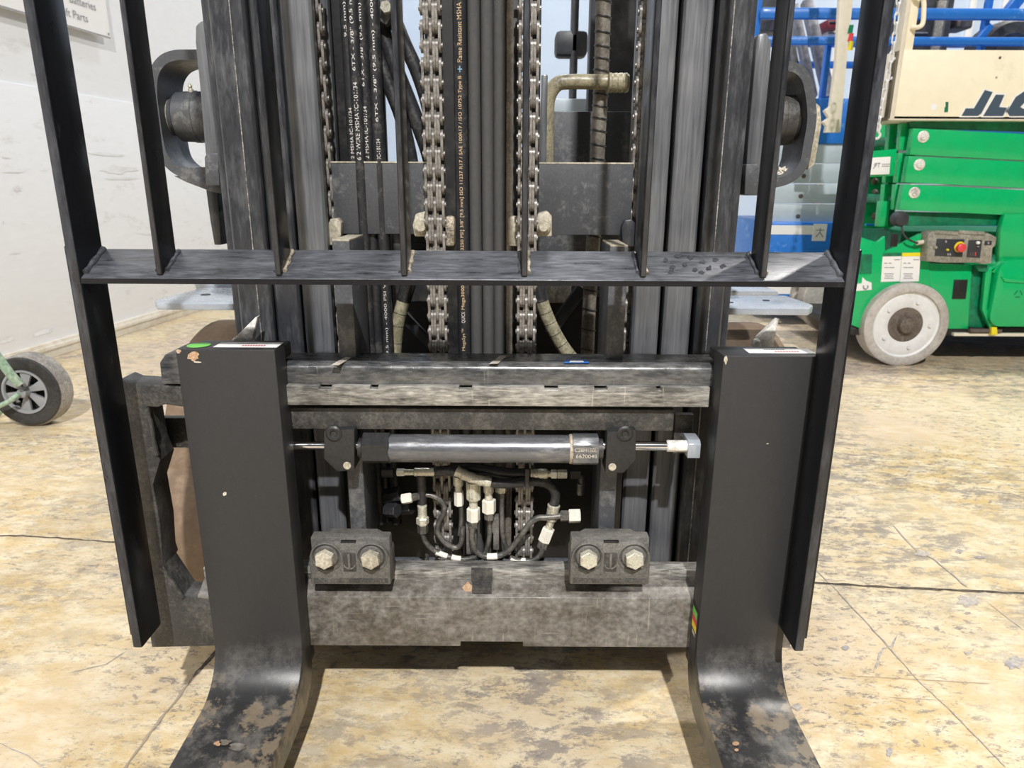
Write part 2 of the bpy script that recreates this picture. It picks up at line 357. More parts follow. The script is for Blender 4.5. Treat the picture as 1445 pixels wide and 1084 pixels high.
def floor_mat():
    m = bpy.data.materials.new('stained_tan_concrete'); m.use_nodes = True
    nt = m.node_tree; N = nt.nodes; L = nt.links; P = N['Principled BSDF']
    tc = N.new('ShaderNodeTexCoord')
    def noise(sc, det=6, ro=.6, st=(1, 1, 1), rot=0, dist=0.0):
        mp = N.new('ShaderNodeMapping'); mp.inputs['Scale'].default_value = st; mp.inputs['Rotation'].default_value = (0, 0, rot)
        L.new(tc.outputs['Object'], mp.inputs['Vector'])
        n = N.new('ShaderNodeTexNoise'); n.inputs['Scale'].default_value = sc; n.inputs['Detail'].default_value = det; n.inputs['Roughness'].default_value = ro
        n.inputs['Distortion'].default_value = dist
        L.new(mp.outputs[0], n.inputs['Vector']); return n.outputs[0]
    def rng(src, a, b, lo=0, hi=1):
        r = N.new('ShaderNodeMapRange'); r.inputs['From Min'].default_value = a; r.inputs['From Max'].default_value = b
        r.inputs['To Min'].default_value = lo; r.inputs['To Max'].default_value = hi; L.new(src, r.inputs['Value']); return r.outputs[0]
    def mixc(f, a, b):
        x = N.new('ShaderNodeMix'); x.data_type = 'RGBA'; L.new(f, x.inputs['Factor'])
        for k, v in (('A', a), ('B', b)):
            if isinstance(v, tuple): x.inputs[k].default_value = v
            else: L.new(v, x.inputs[k])
        return x.outputs['Result']
    def mul(a, b):
        x = N.new('ShaderNodeMath'); x.operation = 'MULTIPLY'; L.new(a, x.inputs[0])
        if isinstance(b, float): x.inputs[1].default_value = b
        else: L.new(b, x.inputs[1])
        return x.outputs[0]
    c = mixc(rng(noise(2.0, 4), .36, .64), (.56, .405, .185, 1), (.63, .52, .35, 1))
    c = mixc(rng(noise(14, 9, .75, (1, 1.7, 1), .5), .42, .62), c, (.70, .61, .44, 1))
    c = mixc(rng(noise(1.1, 3), .50, .66), c, (.60, .48, .36, 1))
    # grey scuffing in patches, streaked, and fine flecks
    big = rng(noise(1.7, 4, .6, dist=.2), .40, .58)
    sc = mul(rng(noise(13, 12, .82, (1, 1.9, 1), .5, .25), .495, .535), big)
    c = mixc(mul(sc, .72), c, (.20, .18, .18, 1))
    f2_ = mul(rng(noise(34, 12, .85, (1, 1.8, 1), .4, .3), .530, .560), rng(noise(2.6, 4, .6), .40, .54))
    c = mixc(mul(f2_, .78), c, (.17, .15, .145, 1))
    spk = rng(noise(75, 8, .8, (1, 2.4, 1), -.7), .585, .63)
    c = mixc(mul(spk, .62), c, (.22, .185, .15, 1))
    lt = rng(noise(48, 6, .8, (1, 1.6, 1), .9), .62, .68)
    c = mixc(mul(lt, .55), c, (.80, .72, .56, 1))
    scr = rng(noise(26, 3, .5, (1, 16, 1), 1.0, .3), .66, .70)
    c = mixc(mul(scr, .42), c, (.30, .25, .20, 1))
    L.new(c, P.inputs['Base Color'])
    L.new(rng(noise(6, 6), .3, .7, .34, .60), P.inputs['Roughness'])
    P.inputs['Specular IOR Level'].default_value = .35
    bp = N.new('ShaderNodeBump'); bp.inputs['Strength'].default_value = .25; bp.inputs['Distance'].default_value = .002
    L.new(noise(60, 8, .7), bp.inputs['Height']); L.new(bp.outputs[0], P.inputs['Normal'])
    return m
M['floor'] = floor_mat()
M['crack'] = mat('crack_dirt', (.055, .045, .035), .9, 0, (.16, .13, .10), .4, 90)
M['crack_lt'] = mat('hairline_scratch', (.34, .28, .21), .9)
M['stain'] = mat('grey_floor_stain', (.30, .28, .285), .6, 0, (.45, .40, .34), .5, 60)

# ------------------------------------------------------------------ setting
floor = MB().box(-6, 9, -4, 9.2, -.12, 0).build('floor', M['floor'], kind='structure')
def floor_line(name, pix, wpx, matk, jag=1.0, seed=0):
    rnd = random.Random(seed); pts = []
    for (a, b) in zip(pix, pix[1:]):
        n = max(2, int(math.hypot(b[0] - a[0], b[1] - a[1]) / 9))
        for k in range(n):
            t = k / n; pts.append((a[0] + (b[0] - a[0]) * t, a[1] + (b[1] - a[1]) * t))
    pts.append(pix[-1])
    W = [atz(px, py, 0) for px, py in pts]
    mb = MB(); Lf = []; Rg = []
    for i, p in enumerate(W):
        t = (W[min(i + 1, len(W) - 1)] - W[max(i - 1, 0)]).normalized(); nrm = Vector((-t.y, t.x, 0))
        s = mpp(pts[i][0], pts[i][1], p.y)
        j = nrm * (rnd.uniform(-1, 1) * jag * s * 1.3); hw = wpx * s * (rnd.uniform(.5, 1.2) if jag else 1)
        if i in (0, len(W) - 1): hw *= .2
        z = Vector((0, 0, .0012))
        Lf.append(p + j + nrm * hw + z); Rg.append(p + j - nrm * hw + z)
    n = len(W)
    mb.verts_faces(Lf + Rg, [(i, i + 1, n + i + 1, n + i) for i in range(n - 1)])
    return mb.build(name, M[matk], floor)
floor_line('crack', [(-700, 738), (-300, 748), (-60, 755), (40, 757), (100, 761), (158, 766), (230, 770), (300, 776)], 1.5, 'crack', 1, 1)
floor_line('crack', [(1120, 820), (1145, 823), (1200, 826), (1285, 831), (1380, 835), (1480, 840), (1800, 856), (2300, 880)], 2.6, 'crack', 1, 2)
floor_line('control_joint', [(330, 890), (306, 918), (272, 957)], 3.2, 'crack', .4, 3)
floor_line('control_joint', [(272, 957), (246, 992), (215, 1030), (165, 1100)], 2.2, 'crack_lt', .8, 4)
floor_line('scratch', [(1146, 800), (1175, 828), (1240, 898), (1295, 960), (1350, 1012), (1420, 1084)], 1.0, 'stain', .5, 5)
floor_line('scratch', [(1260, 742), (1290, 774), (1318, 790), (1365, 830)], 1.3, 'stain', .6, 6)
floor_line('scratch', [(1390, 848), (1445, 890)], .7, 'stain', .4, 7)
floor_line('scratch', [(1208, 955), (1300, 960), (1400, 966)], .6, 'crack_lt', .1, 8)
floor_line('scratch', [(1255, 985), (1340, 990)], .5, 'crack_lt', .1, 9)
floor_line('scratch', [(1266, 897), (1258, 912), (1246, 916), (1238, 932), (1233, 950)], 1.6, 'stain', .8, 10)
floor_line('scratch', [(95, 951), (150, 938), (178, 920)], .8, 'stain', .5, 11)
floor_line('scratch', [(-5, 1048), (40, 1068), (70, 1090)], .8, 'stain', .5, 12)
def stain(px, py, rx, ry, seed):
    rnd = random.Random(seed); n = 18; vs = []
    for k in range(n):
        a = k * 2 * math.pi / n; q = rnd.uniform(.55, 1.1)
        p = atz(px + rx * q * math.cos(a), py + ry * q * math.sin(a), 0); vs.append((p.x, p.y, .0009))
    MB().verts_faces(vs, [list(range(n))]).build('stain', M['stain'], floor)
for i, q in enumerate([(1366, 849, 20, 9), (1432, 936, 14, 10), (1354, 778, 6, 4), (1302, 781, 13, 5), (1193, 915, 6, 4), (1125, 998, 8, 6), (1365, 922, 6, 3), (1255, 1062, 5, 7), (1178, 902, 6, 3), (1382, 787, 8, 2)]):
    stain(*q, 50 + i)

# left wall: plane through two floor points on its foot
A0 = atz(70, 507, 0); B0 = atz(274, 442, 0)
WU = (B0 - A0); WU.z = 0; WU.normalize(); WN = Vector((WU.y, -WU.x, 0))       # WN points into the hall
if WN.x < 0: WN = -WN
def wp(px, py, off=0.0):
    d = ray(px, py); p = A0 + WN * off; return CP + d * ((p - CP).dot(WN) / d.dot(WN))
def wall_box(name, s0, s1, z0, z1, off, th, matk, kind='structure', parent=None, b=0.0):
    c = A0 + WU * ((s0 + s1) / 2) + WN * (off - th / 2); c.z = (z0 + z1) / 2
    return MB().obox(c, WU, WN, (0, 0, 1), (s1 - s0) / 2, th / 2, (z1 - z0) / 2, b).build(name, M[matk], parent, kind=kind if parent is None else None)
wl = wall_box('wall_left', -6.4, 6.2, 0, 6.4, -.03, .15, 'wall')
pz = wp(90, 128).z
lo = wall_box('lower_panel', -6.4, 6.2, 0, pz, -.018, .02, 'wall', parent=wl, b=.003)
zb = (wp(40, 492).z)
bb = wall_box('baseboard_left', -6.4, 6.2, 0, zb, -.002, .018, 'base', b=.003)
wall_box('base_strip', -6.4, 6.2, zb * .52, zb * .78, .004, .010, 'base', parent=bb, b=.002)
M['scuff'] = mat('wall_scuff', (.70, .70, .70), .6, 0, (.80, .81, .83), .55, 22, (1, 1, 3), sharp=.10, vary=.03)
def wall_scuff(px, py, rx, ry, tilt, seed):
    rnd = random.Random(seed); vs = []
    for k in range(18):
        a = k * math.pi / 9; q_ = rnd.uniform(.35, 1.1); dx = rx * q_ * math.cos(a)
        vs.append(wp(px + dx, py + dx * tilt + ry * q_ * math.sin(a), -.0165))
    MB().verts_faces(vs, [list(range(18))]).build('scuff_mark', M['scuff'], wl)
for i, q in enumerate(((165, 240, 38, 7, .02), (150, 218, 30, 3, .08), (170, 252, 26, 3, .0), (20, 243, 22, 1.3, -.02), (8, 222, 10, 2, .1), (25, 267, 7, 5, 0), (205, 330, 18, 1.5, .1), (60, 470, 22, 4, -.3), (10, 480, 14, 5, -.2), (5, 314, 2, 3, 0), (70, 320, 1.6, 2, 0), (20, 358, 12, 1, -.05))):
    wall_scuff(*q, 300 + i)
wb = MB().box(-3.0, 9, 7.6, 7.75, 0, 6.4).build('wall_back', M['backwall'], kind='structure')
xx = -2.6
while xx < 8.8:                                                            # ribbed cladding
    if 3.0 < xx < 7.2: MB().box(xx, xx + .07, 7.57, 7.62, 0, 6.4, .015).build('wall_rib', M['wall'], wb)
    xx += .32

# ------------------------------------------------------------------ wall sign (left)
def sign():
    p = wp(156, 55, .004); q = wp(90, 31, .004)
    U = WU; br = p; W_ = 1.25; H_ = .80
    c = br - U * (W_ / 2) + Vector((0, 0, H_ / 2))
    r = root('wall_sign', (br.x, br.y, br.z), 'white printed sign board with grey lettering on the left wall', 'sign')
    MB().obox(c - WN * .002, U, WN, (0, 0, 1), W_ / 2, .003, H_ / 2).build('board', M['white'], r)
    MB().obox(br - U * (W_ / 2) + Vector((0, 0, .004)) + WN * .0012, U, WN, (0, 0, 1), W_ / 2, .0008, .003).build('border_line', M['grey_ink'], r)
    e = wp(153, 48, .005)
    MB().cyl(e - WN * .002, e + WN * .002, .006, 12).build('screw', M['grey_ink'], r)
    Z = Vector((0, 0, 1))
    o2 = wp(124.5, 32, .006); h = abs(wp(103, 13, .006).z - wp(103, 25, .006).z)
    wd = (wp(124.5, 32, .006) - wp(91, 17, .006)).length
    text('lettering', 'ift Parts', M['grey_ink'], r, o2 - U * wd, U, Z, width=wd, depth=.001)
    o1 = wp(135.5, 15.5, .006)
    text('lettering', 'Batteries', M['grey_ink'], r, o1 - U * wd * 1.15, U, Z, width=wd * 1.15, depth=.001)
sign()

def fork_mat():
    m = bpy.data.materials.new('fork_black_paint_worn_heel'); m.use_nodes = True
    nt = m.node_tree; N = nt.nodes; L = nt.links; P = N['Principled BSDF']
    tc = N.new('ShaderNodeTexCoord'); sp = N.new('ShaderNodeSeparateXYZ'); L.new(tc.outputs['Object'], sp.inputs[0])
    def noise(sc, det, ro, st=(1, 1, 1)):
        mp = N.new('ShaderNodeMapping'); mp.inputs['Scale'].default_value = st; L.new(tc.outputs['Object'], mp.inputs['Vector'])
        n = N.new('ShaderNodeTexNoise'); n.inputs['Scale'].default_value = sc; n.inputs['Detail'].default_value = det; n.inputs['Roughness'].default_value = ro
        L.new(mp.outputs[0], n.inputs['Vector']); return n.outputs[0]
    def rng(src, a, b, lo=0, hi=1):
        r = N.new('ShaderNodeMapRange'); r.inputs['From Min'].default_value = a; r.inputs['From Max'].default_value = b
        r.inputs['To Min'].default_value = lo; r.inputs['To Max'].default_value = hi; L.new(src, r.inputs['Value']); return r.outputs[0]
    def op(o, a, b):
        x = N.new('ShaderNodeMath'); x.operation = o; L.new(a, x.inputs[0]); L.new(b, x.inputs[1]) if not isinstance(b, float) else setattr(x.inputs[1], 'default_value', b); return x.outputs[0]
    heel = rng(sp.outputs['Z'], .125, .055)
    rub = op('MULTIPLY', heel, rng(noise(24, 10, .72), .46, .60))
    dirt = op('MULTIPLY', rng(sp.outputs['Z'], .070, .048), rng(noise(17, 9, .7), .53, .57))
    fine = rng(noise(160, 6, .7, (1, 1, .5)), .3, .7, .88, 1.12)
    def mix(f, a, b):
        x = N.new('ShaderNodeMix'); x.data_type = 'RGBA'; L.new(f, x.inputs['Factor'])
        for k, v in (('A', a), ('B', b)):
            if isinstance(v, tuple): x.inputs[k].default_value = v
            else: L.new(v, x.inputs[k])
        return x.outputs['Result']
    c = mix(rng(noise(700, 3, .6), .64, .70), (.0245, .0242, .0250, 1), (.065, .063, .061, 1))
    c = mix(op('MULTIPLY', rub, .6), c, (.17, .16, .145, 1))
    c = mix(op('MULTIPLY', dirt, .8), c, (.21, .165, .115, 1))
    hs = N.new('ShaderNodeHueSaturation'); L.new(c, hs.inputs['Color']); L.new(fine, hs.inputs['Value'])
    L.new(hs.outputs[0], P.inputs['Base Color'])
    L.new(rng(heel, 0, 1, .50, .33), P.inputs['Roughness'])
    bp = N.new('ShaderNodeBump'); bp.inputs['Strength'].default_value = .10; bp.inputs['Distance'].default_value = .002
    L.new(noise(900, 4, .6), bp.inputs['Height']); L.new(bp.outputs[0], P.inputs['Normal'])
    return m
M['fork'] = fork_mat()
# ================================================================== forks
def X(px, py, Y): return at(px, py, Y).x
def Z(px, py, Y): return at(px, py, Y).z
YF = 0.800; YC = 0.838                        # fork front face / carriage front face
def fork(x0, x1, ztop, label, tip):
    FB = .05
    r = root('lift_fork', ((x0 + x1) / 2, YF, FB), label, 'fork', 'lift forks')
    th = .038; bt = .046
    # side profile in (y, z): shank, heel curve, blade running towards the viewer
    R = .062; zt = bt + FB
    front = [(YF, ztop)]
    for k in range(9):
        a = k / 8 * math.pi / 2
        front.append((YF - R + R * math.cos(a), zt + R - R * math.sin(a)))
    front += [(YF - .45, zt - .010), (YF - 1.02, .016 + FB), (YF - 1.05, .010 + FB)]
    back = [(YF - 1.05, .003 + FB), (YF - .2, .002 + FB), (YF - .02, .002 + FB)]
    for k in range(1, 7):
        a = k / 6 * math.pi / 2
        back.append((YF - .02 + (th + .02) * math.sin(a), .002 + FB + .06 * (1 - math.cos(a))))
    back += [(YF + th, ztop)]
    b = MB().prism(front + back, 'x', x0, x1, .0016)
    sh = b.build('shank_and_blade', M['fork'], r)
    # upper hook at the back, over the carriage bar
    MB().box(x0 + .002, x1 - .002, YF + th - .002, YF + th + .030, .5365, ztop - .004, .002).build('upper_hook', M['fork'], r)
    MB().box(x0 + .002, x1 - .002, YF + th - .002, YF + th + .020, .095, .122, .002).build('lower_hook', M['fork'], r)
    return r, th
fxl0 = X(248, 500, YF); fxl1 = X(388, 500, YF); fxr0 = X(1021, 506, YF); fxr1 = X(1158, 506, YF)
zfl = Z(318, 493.5, YF); zfr = Z(1090, 502.5, YF)
fl, TH = fork(fxl0, fxl1, zfl, 'left black lift fork with green dot sticker on its top end', 0)
fr, _ = fork(fxr0, fxr1, zfr, 'right black lift fork with coloured decal on its inner side', 0)
def top_quad(name, pix, z, matk, parent, dz=.0006):
    vs = []
    for p in pix:
        q = atz(p[0], p[1], z); vs.append((q.x, q.y, z + dz))
    return MB().verts_faces(vs, [list(range(len(vs)))]).build(name, M[matk], parent)
# paper labels and sticker on the fork tops
def flab(r, x0, x1, y0, y1, z, tx, wd):
    MB().verts_faces([(x0, y0, z + .0005), (x1, y0, z + .0005), (x1, y1, z + .0005), (x0, y1, z + .0005)], [(0, 1, 2, 3)]).build('paper_label', M['white'], r)
    for k, (yy, mk, f0, f1) in enumerate(((y0 + (y1 - y0) * .34, 'red_ink', .42, .80), (y0 + (y1 - y0) * .72, 'black_ink', .30, .62))):
        n = 9
        mb = MB()
        for i in range(n):
            a = x0 + (x1 - x0) * (f0 + (f1 - f0) * i / n); c = a + (x1 - x0) * (f1 - f0) / n * .6
            h = (y1 - y0) * (.10 if mk == 'red_ink' else .06)
            mb.verts_faces([(a, yy - h, z + .0008), (c, yy - h, z + .0008), (c, yy + h, z + .0008), (a, yy + h, z + .0008)], [(0, 1, 2, 3)])
        mb.build('label_print', M[mk], r)
flab(fl, fxl0 + .040, fxl1 - .001, YF + .010, YF + .037, zfl, None, .03)
flab(fr, fxr0 + .034, fxr1 - .001, YF + .012, YF + .037, zfr, None, .03)
gc = Vector((fxl0 + .019, YF + .021, zfl))
MB().verts_faces([(gc.x + .0135 * math.cos(a * .3142), gc.y + .0145 * math.sin(a * .3142), zfl + .0006) for a in range(20)], [list(range(20))]).build('green_sticker', M['green_dot'], fl)
def chip(px, py, rx, ry, Y, matk, parent, seed, name='paint_chip', flat=None):
    rnd = random.Random(seed); n = 14; vs = []
    for k in range(n):
        a = k * 2 * math.pi / n; q = rnd.uniform(.6, 1.15)
        p = at(px + rx * q * math.cos(a), py + ry * q * math.sin(a), Y); vs.append((p.x, Y - .0005, p.z))
    MB().verts_faces(vs, [list(range(n))]).build(name, M[matk], parent)
for q in [(273, 503, 9, 7, 'rust'), (252, 496, 4, 3, 'rust'), (279, 511, 6, 1.3, 'chip'), (339, 918, 8, 2.6, 'rust'), (405, 918, 8, 1.4, 'chip'), (317, 697, 3, 3, 'chip')]:
    chip(*q[:4], YF, q[4], fl, int(q[0]))
for q in [(1024, 508, 2.5, 6, 'cream_steel'), (1016, 917, 6, 2.4, 'chip'), (1127, 702, 2, 2, 'chip'), (1083, 626, 2, 1, 'chip')]:
    chip(*q[:4], YF, q[4], fr, int(q[0]))
for q in [(318, 1050, 9, 5, 'fork_worn'), (335, 1056, 14, 6, 'carr_bot'), (307, 1052, 6, 4, 'rust')]:
    rnd = random.Random(int(q[0])); zz = .0465; vs = []
    for k in range(14):
        a = k * math.pi / 7; s_ = rnd.uniform(.6, 1.15); p = atz(q[0] + q[2] * s_ * math.cos(a), q[1] + q[3] * s_ * math.sin(a), .094); vs.append((p.x, p.y, .0967))
    MB().verts_faces(vs, [list(range(14))]).build('paint_chip', M[q[4]], fl)
for q in [(1038, 1052, 5, 3, 'rust'), (1039, 1061, 3, 2, 'rust')]:
    vs = []
    for k in range(12):
        a = k * math.pi / 6; p = atz(q[0] + q[2] * math.cos(a), q[1] + q[3] * math.sin(a), .094); vs.append((p.x, p.y, .0967))
    MB().verts_faces(vs, [list(range(12))]).build('paint_chip', M[q[4]], fr)
# decal on the inner flank of the right fork
xs = fxr0 - .0006
def flank(name, y0, y1, z0, z1, matk, dx=0):
    MB().verts_faces([(xs - dx, y0, z0), (xs - dx, y1, z0), (xs - dx, y1, z1), (xs - dx, y0, z1)], [(0, 1, 2, 3)]).build(name, M[matk], fr)
zd = Z(984, 868, YF); ze = Z(984, 944, YF)
flank('decal', YF + .004, YF + .034, ze, zd, 'black_ink')
hz = (zd - ze)
flank('decal_print', YF + .008, YF + .030, zd - hz * .18, zd - hz * .05, 'green_dot', .0004)
flank('decal_print', YF + .008, YF + .030, zd - hz * .30, zd - hz * .18, 'red', .0004)
flank('decal_print', YF + .008, YF + .030, zd - hz * .42, zd - hz * .30, 'yellow', .0004)
flank('decal_print', YF + .012, YF + .026, zd - hz * .52, zd - hz * .45, 'chip', .0004)

# ================================================================== load backrest
YG = 0.750; GD = .050
gl0 = X(98, 391, YG); gr1 = X(1208, 397, YG)
bk = root('load_backrest', ((gl0 + gr1) / 2, YG, .1), 'black steel load backrest guard with upright bars and one crossbar', 'backrest')
zlow = Z(190, 915, YG); ZT = 1.30
zk = Z(84, 335, YG)
def upright(x0, x1, sgn):
    # flat bar on edge with a doubler plate on the outside from the kink downwards
    o = MB()
    o.box(x0, x1, YG, YG + GD, zlow, ZT, .0025)
    ob = o.build('upright', M['guard'], bk)
    xo = x0 if sgn < 0 else x1
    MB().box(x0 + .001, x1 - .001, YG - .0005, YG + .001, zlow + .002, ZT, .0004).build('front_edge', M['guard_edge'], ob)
    d = MB(); w_ = .007
    pr = [(YG + .010, zlow + .012), (YG + GD, zlow + .012), (YG + GD, zk), (YG + .010, zk - .010)]
    d.prism(pr, 'x', min(xo, xo + sgn * w_), max(xo, xo + sgn * w_), .001)
    d.build('doubler_plate', M['guard'], ob)
    for k in range(2):
        pass
    return ob
upright(gl0, gl0 + .012, -1)
upright(gr1 - .012, gr1, 1)
zcf = Z(660, 394.5, YG); zcb = Z(660, 353.5, YG + GD)
cb = MB()
tk = .0068
cb.prism([(YG, zcf), (YG + GD, zcb), (YG + GD, zcb - tk), (YG, zcf - tk)], 'x', gl0 + .012, gr1 - .012, .0008)
cbo = cb.build('crossbar', M['guard_bar'], bk)
slope = (zcb - zcf) / GD; BD = .041
MB().box(gl0 + .012, gr1 - .012, YG - .0005, YG + .001, zcf - tk + .0004, zcf - .0007).build('front_edge', M['guard'], cbo)
for px in (226, 393.5, 570.5, 740, 907.5, 1077):
    xb = X(px, 392, YG + .004); hw = .0033
    m = MB().prism([(YG + .003, zcf + .003 * slope + .001), (YG + BD, zcf + BD * slope + .0005), (YG + BD, ZT), (YG + .003, ZT)], 'x', xb - hw, xb + hw, .0012)
    bo = m.build('bar', M['guard'], bk)
    MB().box(xb - hw + .0008, xb + hw - .0008, YG + .0024, YG + .004, zcf + .004, ZT, .0004).build('front_edge', M['guard_edge'], bo)  # strip carrying the painted edge reflection
    rnd = random.Random(int(px))
    for side in (-1, 1):
        pts = [Vector((xb + side * (hw + .0012), YG + .010 + t * (BD - .006), zcf + slope * (.010 + t * (BD - .006)) + .001 + rnd.uniform(0, .0007))) for t in [i / 10 for i in range(11)]]
        MB().tube(pts, .0022, 8, 1, ridge=.0007, per=.005).build('weld', M['weld'] if px > 300 and side > 0 else M['guard_bar'], bo)
for side, xx_ in ((1, gl0 + .0125), (-1, gr1 - .0125)):
    pts = [Vector((xx_ + side * .001, YG + .006 + t * (GD - .008), zcf + slope * (.006 + t * (GD - .008)) + .0012)) for t in [i / 10 for i in range(11)]]
    MB().tube(pts, .003, 8, 1, ridge=.0008, per=.006).build('weld', M['guard_bar'], bk)
def bar_mark(px, py, rx, ry, seed, mk='mast'):
    rnd = random.Random(seed); pn = Vector((0, -slope, 1)).normalized(); p0 = Vector((0, YG, zcf)) + pn * .0005; vs = []
    for k in range(12):
        a = k * math.pi / 6; q_ = rnd.uniform(.5, 1.25); d = ray(px + rx * q_ * math.cos(a + .5), py + ry * q_ * math.sin(a + .5))
        vs.append(CP + d * ((p0 - CP).dot(pn) / d.dot(pn)))
    MB().verts_faces(vs, [list(range(12))]).build('scuff_mark', M[mk], cbo)
for i, (a, b) in enumerate(((940, 367), (950, 377), (957, 361), (966, 373), (975, 364), (981, 380), (992, 369), (1001, 378), (990, 384), (947, 384), (1010, 366), (1020, 375))):
    bar_mark(a, b, 4.6, 3.2, 90 + i)
# scratches and paint nicks on the edges of the uprights
for px, py, mk in ((68, 192, 'chip'), (1184, 508, 'blue'), (106, 395, 'blue')):
    pass

# ================================================================== carriage
cx = X(660, 900, YC)
car = root('fork_carriage', (cx, YC, .077), 'worn steel fork carriage with horizontal bars and side shift cylinder behind the forks', 'carriage')
cl0 = X(228, 520, YC); cr1 = X(1030, 520, YC) + .10
# upper hook bar
zt1 = Z(700, 514, YC); zt0 = Z(700, 544, YC)
prof = [(YC, zt0), (YC, zt1 - .009), (YC + .001, zt1 - .0055), (YC + .0033, zt1 - .0025), (YC + .0065, zt1 - .0008), (YC + .011, zt1), (YC + .052, zt1 + .001), (YC + .057, zt1 - .004), (YC + .057, zt0)]
MB().prism(prof, 'x', cl0, cr1, 0).build('upper_bar', M['carr'], car)
# notched lip
z1 = Z(700, 545.5, YC - .008); z0 = Z(700, 572.5, YC - .006)
xa, xb = X(404, 560, YC - .008), X(1001, 560, YC - .008)
notch = [(X(p, 548, YC - .008), w_) for p, w_ in ((459, .016), (528, .010), (657, .016), (778, .017), (848, .016), (930, .006))]
poly = [(xa, z0), (xb, z0), (xb, z1)]
for xn, wn in reversed(notch):
    poly += [(xn + wn / 2, z1), (xn + wn / 2, z1 - .0045), (xn - wn / 2, z1 - .0045), (xn - wn / 2, z1)]
poly += [(xa, z1)]
lip = MB().prism(poly, 'y', YC - .008, YC + .030, .0008).build('notched_lip', M['carr_lt'], car)
MB().box(xa, xb, YC + .008, YC + .03, z0 + .002, zt0 + .002).build('lip_backing', M['carr_dk'], car)
# cylinder guard bar
z1 = Z(680, 577, YC + .004); z0 = Z(680, 607, YC + .004)
MB().box(X(408, 592, YC + .004), X(951, 592, YC + .004), YC + .004, YC + .030, z0, z1, .0014).build('middle_bar', M['carr_dk'], car)
# bottom bar with slope and lower lip, notch cut in the lower edge
YB = YC + .0008
zf0 = Z(700, 912.5, YB); zf1 = Z(700, 844, YB); zs = Z(700, 818.5, YB + .026); zl = Z(700, 803.5, YB + .026)
bl, br_ = X(303, 905, YB) + .003, X(985, 905, YB) + .13
n0, n1 = X(650, 908, YB), X(738, 908, YB)
mb = MB()
poly = [(bl, zf0), (n0, zf0), (n0, zf0 + .0075), (n1, zf0 + .0075), (n1, zf0), (br_, zf0), (br_, zf1), (bl, zf1)]
mb.prism(poly, 'y', YB, YB + .026, .0012)
bar_o = mb.build('lower_bar', M['carr_bot'], car)
xl_ = X(290, 830, YB + .026)
MB().prism([(YB + .0005, zf1 - .004), (YB + .0005, zf1 + .0003), (YB + .026, zs), (YB + .056, zs), (YB + .056, zf0 + .012), (YB + .024, zf0 + .012), (YB + .024, zf1 - .004)], 'x', xl_, br_, .0006).build('lower_bar_slope', M['carr_bot'], car)
MB().box(xl_, br_, YB + .026, YB + .050, zs - .004, zl, .0015).build('lower_lip', M['carr_lt'], car)
# square mark plate and rust chip at the centre notch of the lip
MB().box(X(665, 815, YB + .024), X(695, 815, YB + .024), YB + .0225, YB + .030, zs - .0005, zl + .0004, .0005).build('centre_key', M['carr_dk'], car)
MB().prism([(X(667, 822, YB + .02), YB + .026), (X(667, 822, YB + .02), YB + .004), (X(694, 822, YB + .02), YB + .004), (X(694, 822, YB + .02), YB + .026)], 'z', zf1 + .0045, zs + .0012).build('key_tab', M['carr_dk'], car)
vs = [at(*p, YB + .010) for p in ((652, 829), (660, 820), (668, 828), (668, 835), (656, 834))]
MB().verts_faces([(v.x, YB + .009, v.z) for v in vs], [(0, 1, 2, 3, 4)]).build('rust_chip', M['rust'], car)
for pix, mk in (([(466, 516), (493, 501), (503, 501), (478, 516)], 'chip'), ([(690, 514), (706, 502), (716, 502), (702, 514)], 'chip'), ([(795, 513), (800, 508), (828, 508), (832, 513)], 'blue'), ([(803, 512), (806, 509), (822, 509), (824, 512)], 'white')):
    top_quad('paint_scuff' if mk == 'chip' else 'sticker_scrap', pix, zt1 + .0004, mk, car, .0004 if mk != 'white' else .0008)
# left end plate with cut-out
YE = YC + .0008
ep = [(159, 541), (168, 536), (180, 541), (256, 546), (262, 575), (232, 571), (222, 575), (207, 574), (216, 626), (226, 650), (216, 684), (226, 740), (230, 800), (258, 842), (300, 845), (304, 912), (214, 914)]
epw = [(at(a, b, YE).x, at(a, b, YE).z) for a, b in ep]
epl = MB().prism(epw, 'y', YE, YE + .040, .0016).build('end_plate', M['carr_dk'], car)
# gusset running back behind the cut-out, with two holes' bolts
gx = X(232, 700, YE + .04)
gus = [(at(207, 574, YE).z, 0)]
MB().prism([(YE + .030, at(212, 575, YE).z), (YE + .085, at(212, 590, YE).z), (YE + .075, at(226, 655, YE).z), (YE + .060, at(226, 760, YE).z), (YE + .075, at(240, 815, YE).z), (YE + .030, at(240, 830, YE).z)], 'x', gx - .022, gx - .010, .001).build('gusset', M['carr_dk'], car)
MB().prism([(at(222, 590, YE + .07).x, at(222, 590, YE + .07).z), (at(300, 590, YE + .07).x, at(300, 590, YE + .07).z), (at(300, 630, YE + .07).x, at(300, 632, YE + .07).z), (at(240, 632, YE + .07).x, at(240, 632, YE + .07).z), (at(226, 655, YE + .07).x, at(226, 655, YE + .07).z)], 'y', YE + .07, YE + .082, .001).build('rear_web', M['carr_dk'], car)
for k, (px, py) in enumerate(((233, 712), (239, 750), (247, 808))):
    c = at(px, py, YE + .05); c.x = gx - .0095
    MB().lathe((c.x - .0005, c.y, c.z), (1, 0, 0), [(0, .0052), (.0012, .0052)], 16).build('bolt_hole', M['cream_steel'] if k < 2 else M['dark'], car)
for ln in (((207, 576), (214, 600), (218, 625), (222, 642)), ((228, 800), (243, 820), (258, 843))):
    MB().tube([at(px, py, YE - .0005) for px, py in ln], .0026, 8, 4, ridge=.0006, per=.004).build('weld', M['carr_dk'], epl)
